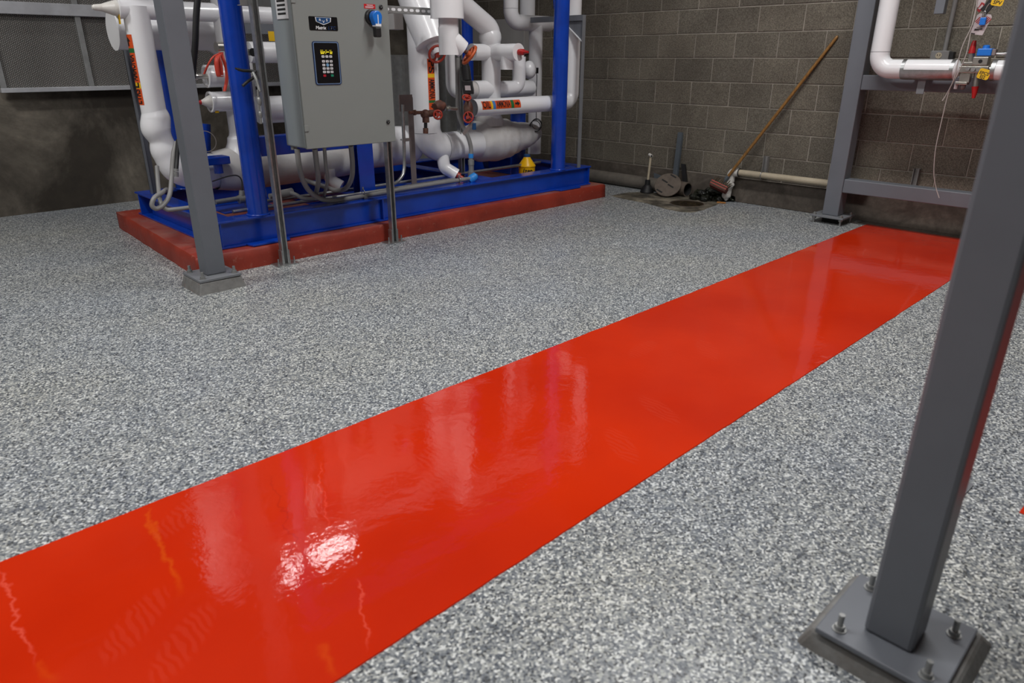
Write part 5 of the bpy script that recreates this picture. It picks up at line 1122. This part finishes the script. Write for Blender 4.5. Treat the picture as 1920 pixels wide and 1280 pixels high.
mb = MB(); mb.box((XR, 1.129, 2.2), (XR+.107, 2.196, 2.3)); mb.build('upper_beam', 'grey', t, .006)
# white L pipe
XP = 5.66; yv = (5.66, 2.049, 1.39)[1]; zh = (5.66, 1.714, 1.181)[2]; rW = 0.0644; ye1 = (5.66, 1.544, 1.183)[1]
t = thing('insulated_pipe', 'white L shaped pipe with metal bands resting on the right rack', 'pipe', (XP, yv, zh))
mb = MB(); mb.tube(rp([(XP, yv, 2.6), (XP, yv, zh), (XP, ye1, zh)], .10, 12), rW, 32); mb.build('jacket', 'white', t)
seam((XP, yv, (5.66, 2.049, 1.295)[2]), (0, 0, 1), rW, t)
for u in ((5.66, 1.863, 1.187), (5.66, 1.555, 1.19)):
    mb = MB(); mb.lathe((XP, u[1], zh), (0, 1, 0), [(-.012, rW), (-.012, rW+.003), (.012, rW+.003), (.012, rW)], 32); mb.build('metal_band', 'galv', t)
mb = MB(); y0_, y1_ = (5.66, 1.856, 1.187)[1], (5.66, 1.558, 1.19)[1]; K = 16
vs = [(XP+(rW+.003)*math.cos(PI+PI*k/K), y, zh+(rW+.003)*math.sin(PI+PI*k/K)-.002) for y in (y0_, y1_) for k in range(K+1)]
mb.add(vs, [(k, K+1+k, K+2+k, k+1) for k in range(K)], True); mb.build('shield', 'galv', t)
mb = MB(); mb.lathe((XP, ye1, zh), (0, -1, 0), [(0, rW*1.02), (.012, rW*.9), (.03, rW*.5), (.03, 0)], 32); mb.build('end_taper', 'white', t)
y2 = (5.66, 1.328, 1.192)[1]
t2 = thing('insulated_pipe', 'white pipe stub with metal band right of the valve block', 'pipe', (XP, y2, zh))
mb = MB(); mb.cyl((XP, y2, zh), (XP, y2-2.4, zh), rW*.95, n=28); mb.build('jacket', 'white', t2)
mb = MB(); mb.lathe((XP, y2-.012, zh), (0, 1, 0), [(-.012, rW*.95), (-.012, rW+.003), (.012, rW+.003), (.012, 0)], 28); mb.build('metal_band', 'galv', t2)
# valve manifold
t = thing('valve_manifold', 'steel valve block with red caps and blue coil between white pipes', 'valve', (XP, 1.4, zh))
def boxpx(name, A, B, dep, mat, parent, bev=.003):
    a, b = V(A), V(B); mb = MB(); mb.box((XP-dep, min(a.y, b.y), min(a.z, b.z)), (XP+dep, max(a.y, b.y), max(a.z, b.z))); return mb.build(name, mat, parent, bev)
boxpx('manifold_body', (5.66, 1.519, 1.204), (5.66, 1.345, 1.163), .032, 'steel', t)
boxpx('upper_block', (5.66, 1.447, 1.26), (5.66, 1.359, 1.211), .034, 'steel', t)
boxpx('upper_plate', (5.66, 1.506, 1.23), (5.66, 1.436, 1.211), .03, 'steel', t)
for u in ((5.62, 1.461, 1.188), (5.62, 1.429, 1.185), (5.62, 1.398, 1.185)): mb = MB(); mb.lathe(u, (-1, 0, 0), [(-.01, .014), (.012, .014), (.012, 0)], 6); mb.build('cap_screw', 'galv_dull', t)
mb = MB(); u = (5.625, 1.401, 1.234); mb.lathe(u, (-1, 0, 0), [(0, .012), (.0015, .012), (.0015, 0)], 16); mb.build('port_hole', 'dark_slot', t)
mb = MB(); mb.cyl((XP, ye1-.02, zh-.005), (5.66, 1.508, 1.184), .018, n=12); mb.cyl((5.66, 1.358, 1.192), (XP, y2, zh), .018, n=12); mb.build('pipe_nipple', 'steel', t)
def stemcap(pts, parent, flip):
    a, b, c, d = map(V, pts); mb = MB(); mb.cyl(a, b, .018, n=8); mb.build('valve_stem', 'steel', parent)
    mb = MB(); mb.tube([b, b.lerp(c, .15), c, d], [.022, .021, .015, .010], 12); mb.build('red_cap', 'red_plastic', parent)
stemcap(((5.66, 1.464, 1.227), (5.66, 1.47, 1.283), (5.66, 1.471, 1.341), (5.66, 1.469, 1.361)), t, 1)
stemcap(((5.66, 1.413, 1.165), (5.66, 1.404, 1.079), (5.66, 1.4, 1.032), (5.66, 1.4, 1.005)), t, -1)
boxpx('solenoid_coil', (5.66, 1.433, 1.312), (5.66, 1.35, 1.266), .035, 'knob_blue', t, .006)
mb = MB(); mb.lathe((5.66, 1.394, 1.311), (0, 0, 1), [(0, .022), (.018, .02), (.022, .012), (.022, 0)], 16); mb.build('coil_cap', 'knob_blue', t)
boxpx('coil_plug', (5.66, 1.36, 1.308), (5.66, 1.33, 1.269), .025, 'mauve_steel', t)
mb = MB(); mb.tube(rp([(5.66, 1.335, 1.279), (5.66, 1.294, 1.279), (5.66, 1.208, 1.288)], .05), .009, 10); mb.build('coil_cable', 'galv', t)
boxpx('lower_barrel', (5.66, 1.506, 1.157), (5.66, 1.443, 1.101), .022, 'steel', t)
boxpx('lower_plate', (5.66, 1.521, 1.106), (5.66, 1.45, 1.088), .03, 'steel', t)
boxpx('lower_arm', (5.66, 1.528, 1.109), (5.66, 1.507, 1.059), .012, 'tag', t)
mb = MB(); mb.lathe((5.66, 1.478, 1.087), (0, 0, -1), [(0, .018), (.02, .017), (.03, .01), (.03, 0)], 6); mb.build('drain_plug', 'mauve_steel', t)
q = V((5.6, 1.357, 1.157)); yt = MB(); uu = V((0, -.96, -.28)); vv = V((0, -.28, .96))
def tagplate(name, c, hw, hh, mat, parent, uu, vv, th=.0015):
    mb = MB(); nn_ = uu.cross(vv); pts = []
    for sx_, sy_ in ((1, .75), (.75, 1), (-.75, 1), (-1, .75), (-1, -.75), (-.75, -1), (.75, -1), (1, -.75)): pts.append(c+uu*hw*sx_+vv*hh*sy_)
    mb.poly(pts, nn_*th); return mb.build(name, mat, parent)
uu = V((0, -.97, -.24)).normalized(); vv = V((0, -.24, .97)).normalized()   # text runs to the viewer's right (towards -y)
yt = tagplate('yellow_tag', q, .035, .031, 'label_yellow', t, uu, vv)
nd = uu.cross(vv); lift = .0022
flat_text('EPCS', .026, q+vv*.004, uu, vv, 'print', yt, lift=lift if nd.x < 0 else -lift); flat_text('EJ2', .026, q-vv*.018, uu, vv, 'print', yt, lift=lift)
# danger tag, upper tag and lock
q = V((5.6, 1.438, 1.457)); uu = V((0, -.93, -.36)).normalized(); vv = V((0, -.36, .93)).normalized()
uu = V((0, -1, 0)); vv = V((0, -.30, .954)).normalized()
t = thing('danger_tag', 'white paper danger tag with red stripes above the valve block', 'tag', q)
mb = MB(); c4 = [(5.6, 1.489, 1.398), (5.6, 1.418, 1.39), (5.6, 1.388, 1.496), (5.6, 1.397, 1.511), (5.6, 1.462, 1.52), (5.6, 1.474, 1.508)]; mb.poly(c4, (-.0012, 0, 0)); tg = mb.build('paper', 'tag', t)
e0 = V((5.598, 1.432, 1.478))
for q_ in range(7):
    s_ = -.033+.011*q_; hl = .028*math.sqrt(max(.05, 1-(s_/.042)**2)); mb = MB(); dd = V((0, -.62, .78)); pp_ = V((0, -.95, -.2)).normalized(); mb.obox(e0+pp_*s_, dd*hl, pp_*.0032, V((.0004, 0, 0))); mb.build('red_stripe', 'tag_red', tg)
for k, (uA, uB) in enumerate((((5.598, 1.461, 1.438), (5.598, 1.428, 1.438)), ((5.598, 1.47, 1.426), (5.598, 1.426, 1.428)), ((5.598, 1.472, 1.42), (5.598, 1.442, 1.419)), ((5.598, 1.487, 1.403), (5.598, 1.462, 1.399)))):
    mb = MB(); mb.bar(uA, uB, .0012, (.003, .007, .003, .006)[k], (0, 0, 1)); mb.build('printed_line', 'print', tg)
mb = MB(); mb.tube(spline([(5.59, 1.432, 1.494), (5.59, 1.432, 1.518), (5.59, 1.427, 1.552), (5.59, 1.415, 1.576)]), .004, 8); mb.build('shackle', 'steel', t)
t = thing('padlock', 'small blue padlock hanging on the danger tag', 'padlock', (5.585, 1.428, 1.468))
mb = MB(); a, b = V((5.585, 1.446, 1.494)), V((5.585, 1.412, 1.449)); mb.box((5.575, b.y, b.z), (5.592, a.y, a.z)); mb.build('lock_body', 'knob_blue', t, .003)
mb = MB(); q = V((5.585, 1.432, 1.496)); mb.tube(spline([q+V((0, .008, -.01)), q+V((0, .008, .025)), q+V((0, 0, .034)), q+V((0, -.008, .025)), q+V((0, -.008, -.01))]), .0025, 8); mb.build('shackle', 'galv', t)
t = thing('lockout_hasp', 'dark red lockout tag with black hasp at the upper right', 'tag', (5.6, 1.459, 1.551))
mb = MB(); mb.poly([(5.6, 1.481, 1.539), (5.6, 1.465, 1.523), (5.6, 1.44, 1.556), (5.6, 1.448, 1.578), (5.6, 1.464, 1.585)], (-.008, 0, 0)); mb.build('red_tag', 'tag_red', t, .002)
mb = MB(); mb.poly([(5.59, 1.474, 1.548), (5.59, 1.464, 1.541), (5.59, 1.448, 1.562), (5.59, 1.456, 1.572)], (-.001, 0, 0)); mb.build('tag_print', 'tag', t)
mb = MB(); mb.bar((5.595, 1.441, 1.528), (5.595, 1.401, 1.588), .008, .05); mb.build('hasp', 'black', t, .003)
mb = MB(); mb.poly([(5.6, 1.491, 1.598), (5.6, 1.438, 1.614), (5.6, 1.446, 1.572), (5.6, 1.484, 1.555)], (-.001, 0, 0)); mb.build('paper', 'tag', t)
q = V((5.59, 1.374, 1.589)); yt = tagplate('yellow_tag', q, .034, .03, 'label_yellow', t, V((0, -.98, -.17)).normalized(), V((0, -.17, .98)).normalized())
flat_text('SPV', .03, q-V((0, 0, .012)), V((0, -.98, -.17)), V((0, -.17, .98)), 'print', yt, lift=.0022)
# dangling wires
t = thing('dangling_wire', 'long pale wire dangling across the right rack almost to the lower beam', 'wire', (5.62, 1.46, 0.3409))
mb = MB(); mb.tube(spline([(5.56, 1.479, 1.632), (5.56, 1.479, 1.441), (5.56, 1.475, 1.282), (5.56, 1.5, 1.152), (5.58, 1.532, 1.05), (5.6, 1.543, 0.8602), (5.62, 1.547, 0.663), (5.64, 1.529, 0.4981), (5.66, 1.5, 0.3984), (5.66, 1.466, 0.3312)]), .0032, 8); mb.build('wire', 'wire', t)
t = thing('dangling_wire', 'short pale wire end crossing the white L pipe end', 'wire', (5.58, 1.56, 0.9882))
mb = MB(); mb.tube(spline([(5.55, 1.483, 1.632), (5.55, 1.474, 1.472), (5.55, 1.504, 1.33), (5.55, 1.51, 1.24), (5.56, 1.515, 1.118), (5.58, 1.543, 1.03), (5.58, 1.56, 0.9848)]), .0032, 8); mb.build('wire', 'wire', t)
# outlet and conduit on the wall
t = thing('wall_outlet', 'dark outlet box with round cream socket and conduit on wall', 'outlet', (6.05, 1.77, 1.272))
a, b = V((6.04, 1.831, 1.304)), V((6.04, 1.71, 1.25)); mb = MB(); mb.box((6.03, b.y, b.z-.02), (6.092, a.y, a.z)); mb.build('box', 'conduit', t, .004)
q = V((6.03, 1.775, 1.271)); mb = MB(); mb.lathe(q, (-1, 0, 0), [(0, .021), (.003, .021), (.003, 0)], 20); so = mb.build('socket', 'pvc', t)
for dy in (-.008, .008): mb = MB(); mb.box((q.x-.0045, q.y+dy-.002, q.z-.002), (q.x-.003, q.y+dy+.002, q.z+.009)); mb.build('slot', 'dark_slot', so)
mb = MB(); mb.cyl((6.06, (6.06, 1.751, 1.314)[1], (6.06, 1.748, 1.304)[2]), (6.06, (6.06, 1.751, 1.314)[1], 3.5), .015, n=14); mb.build('conduit', 'conduit', t)
mb = MB(); a = V((6.05, 1.713, 1.296)); mb.box((6.04, a.y-.03, a.z-.06), (6.092, a.y, a.z)); tag(mb.build('cover_plate', 'black', None, .002), 'small black plate right of the wall outlet', 'plate')
mb = MB(); mb.poly([(2.221, 0.3346, 0), (2.347, 0.3283, 0), (2.378, 0.3742, 0), (2.253, 0.3819, 0)], (0, 0, .005)); tag(mb.build('floor_plate', 'grey_light'), 'thin grey steel plate on the floor behind the foreground column', 'plate')
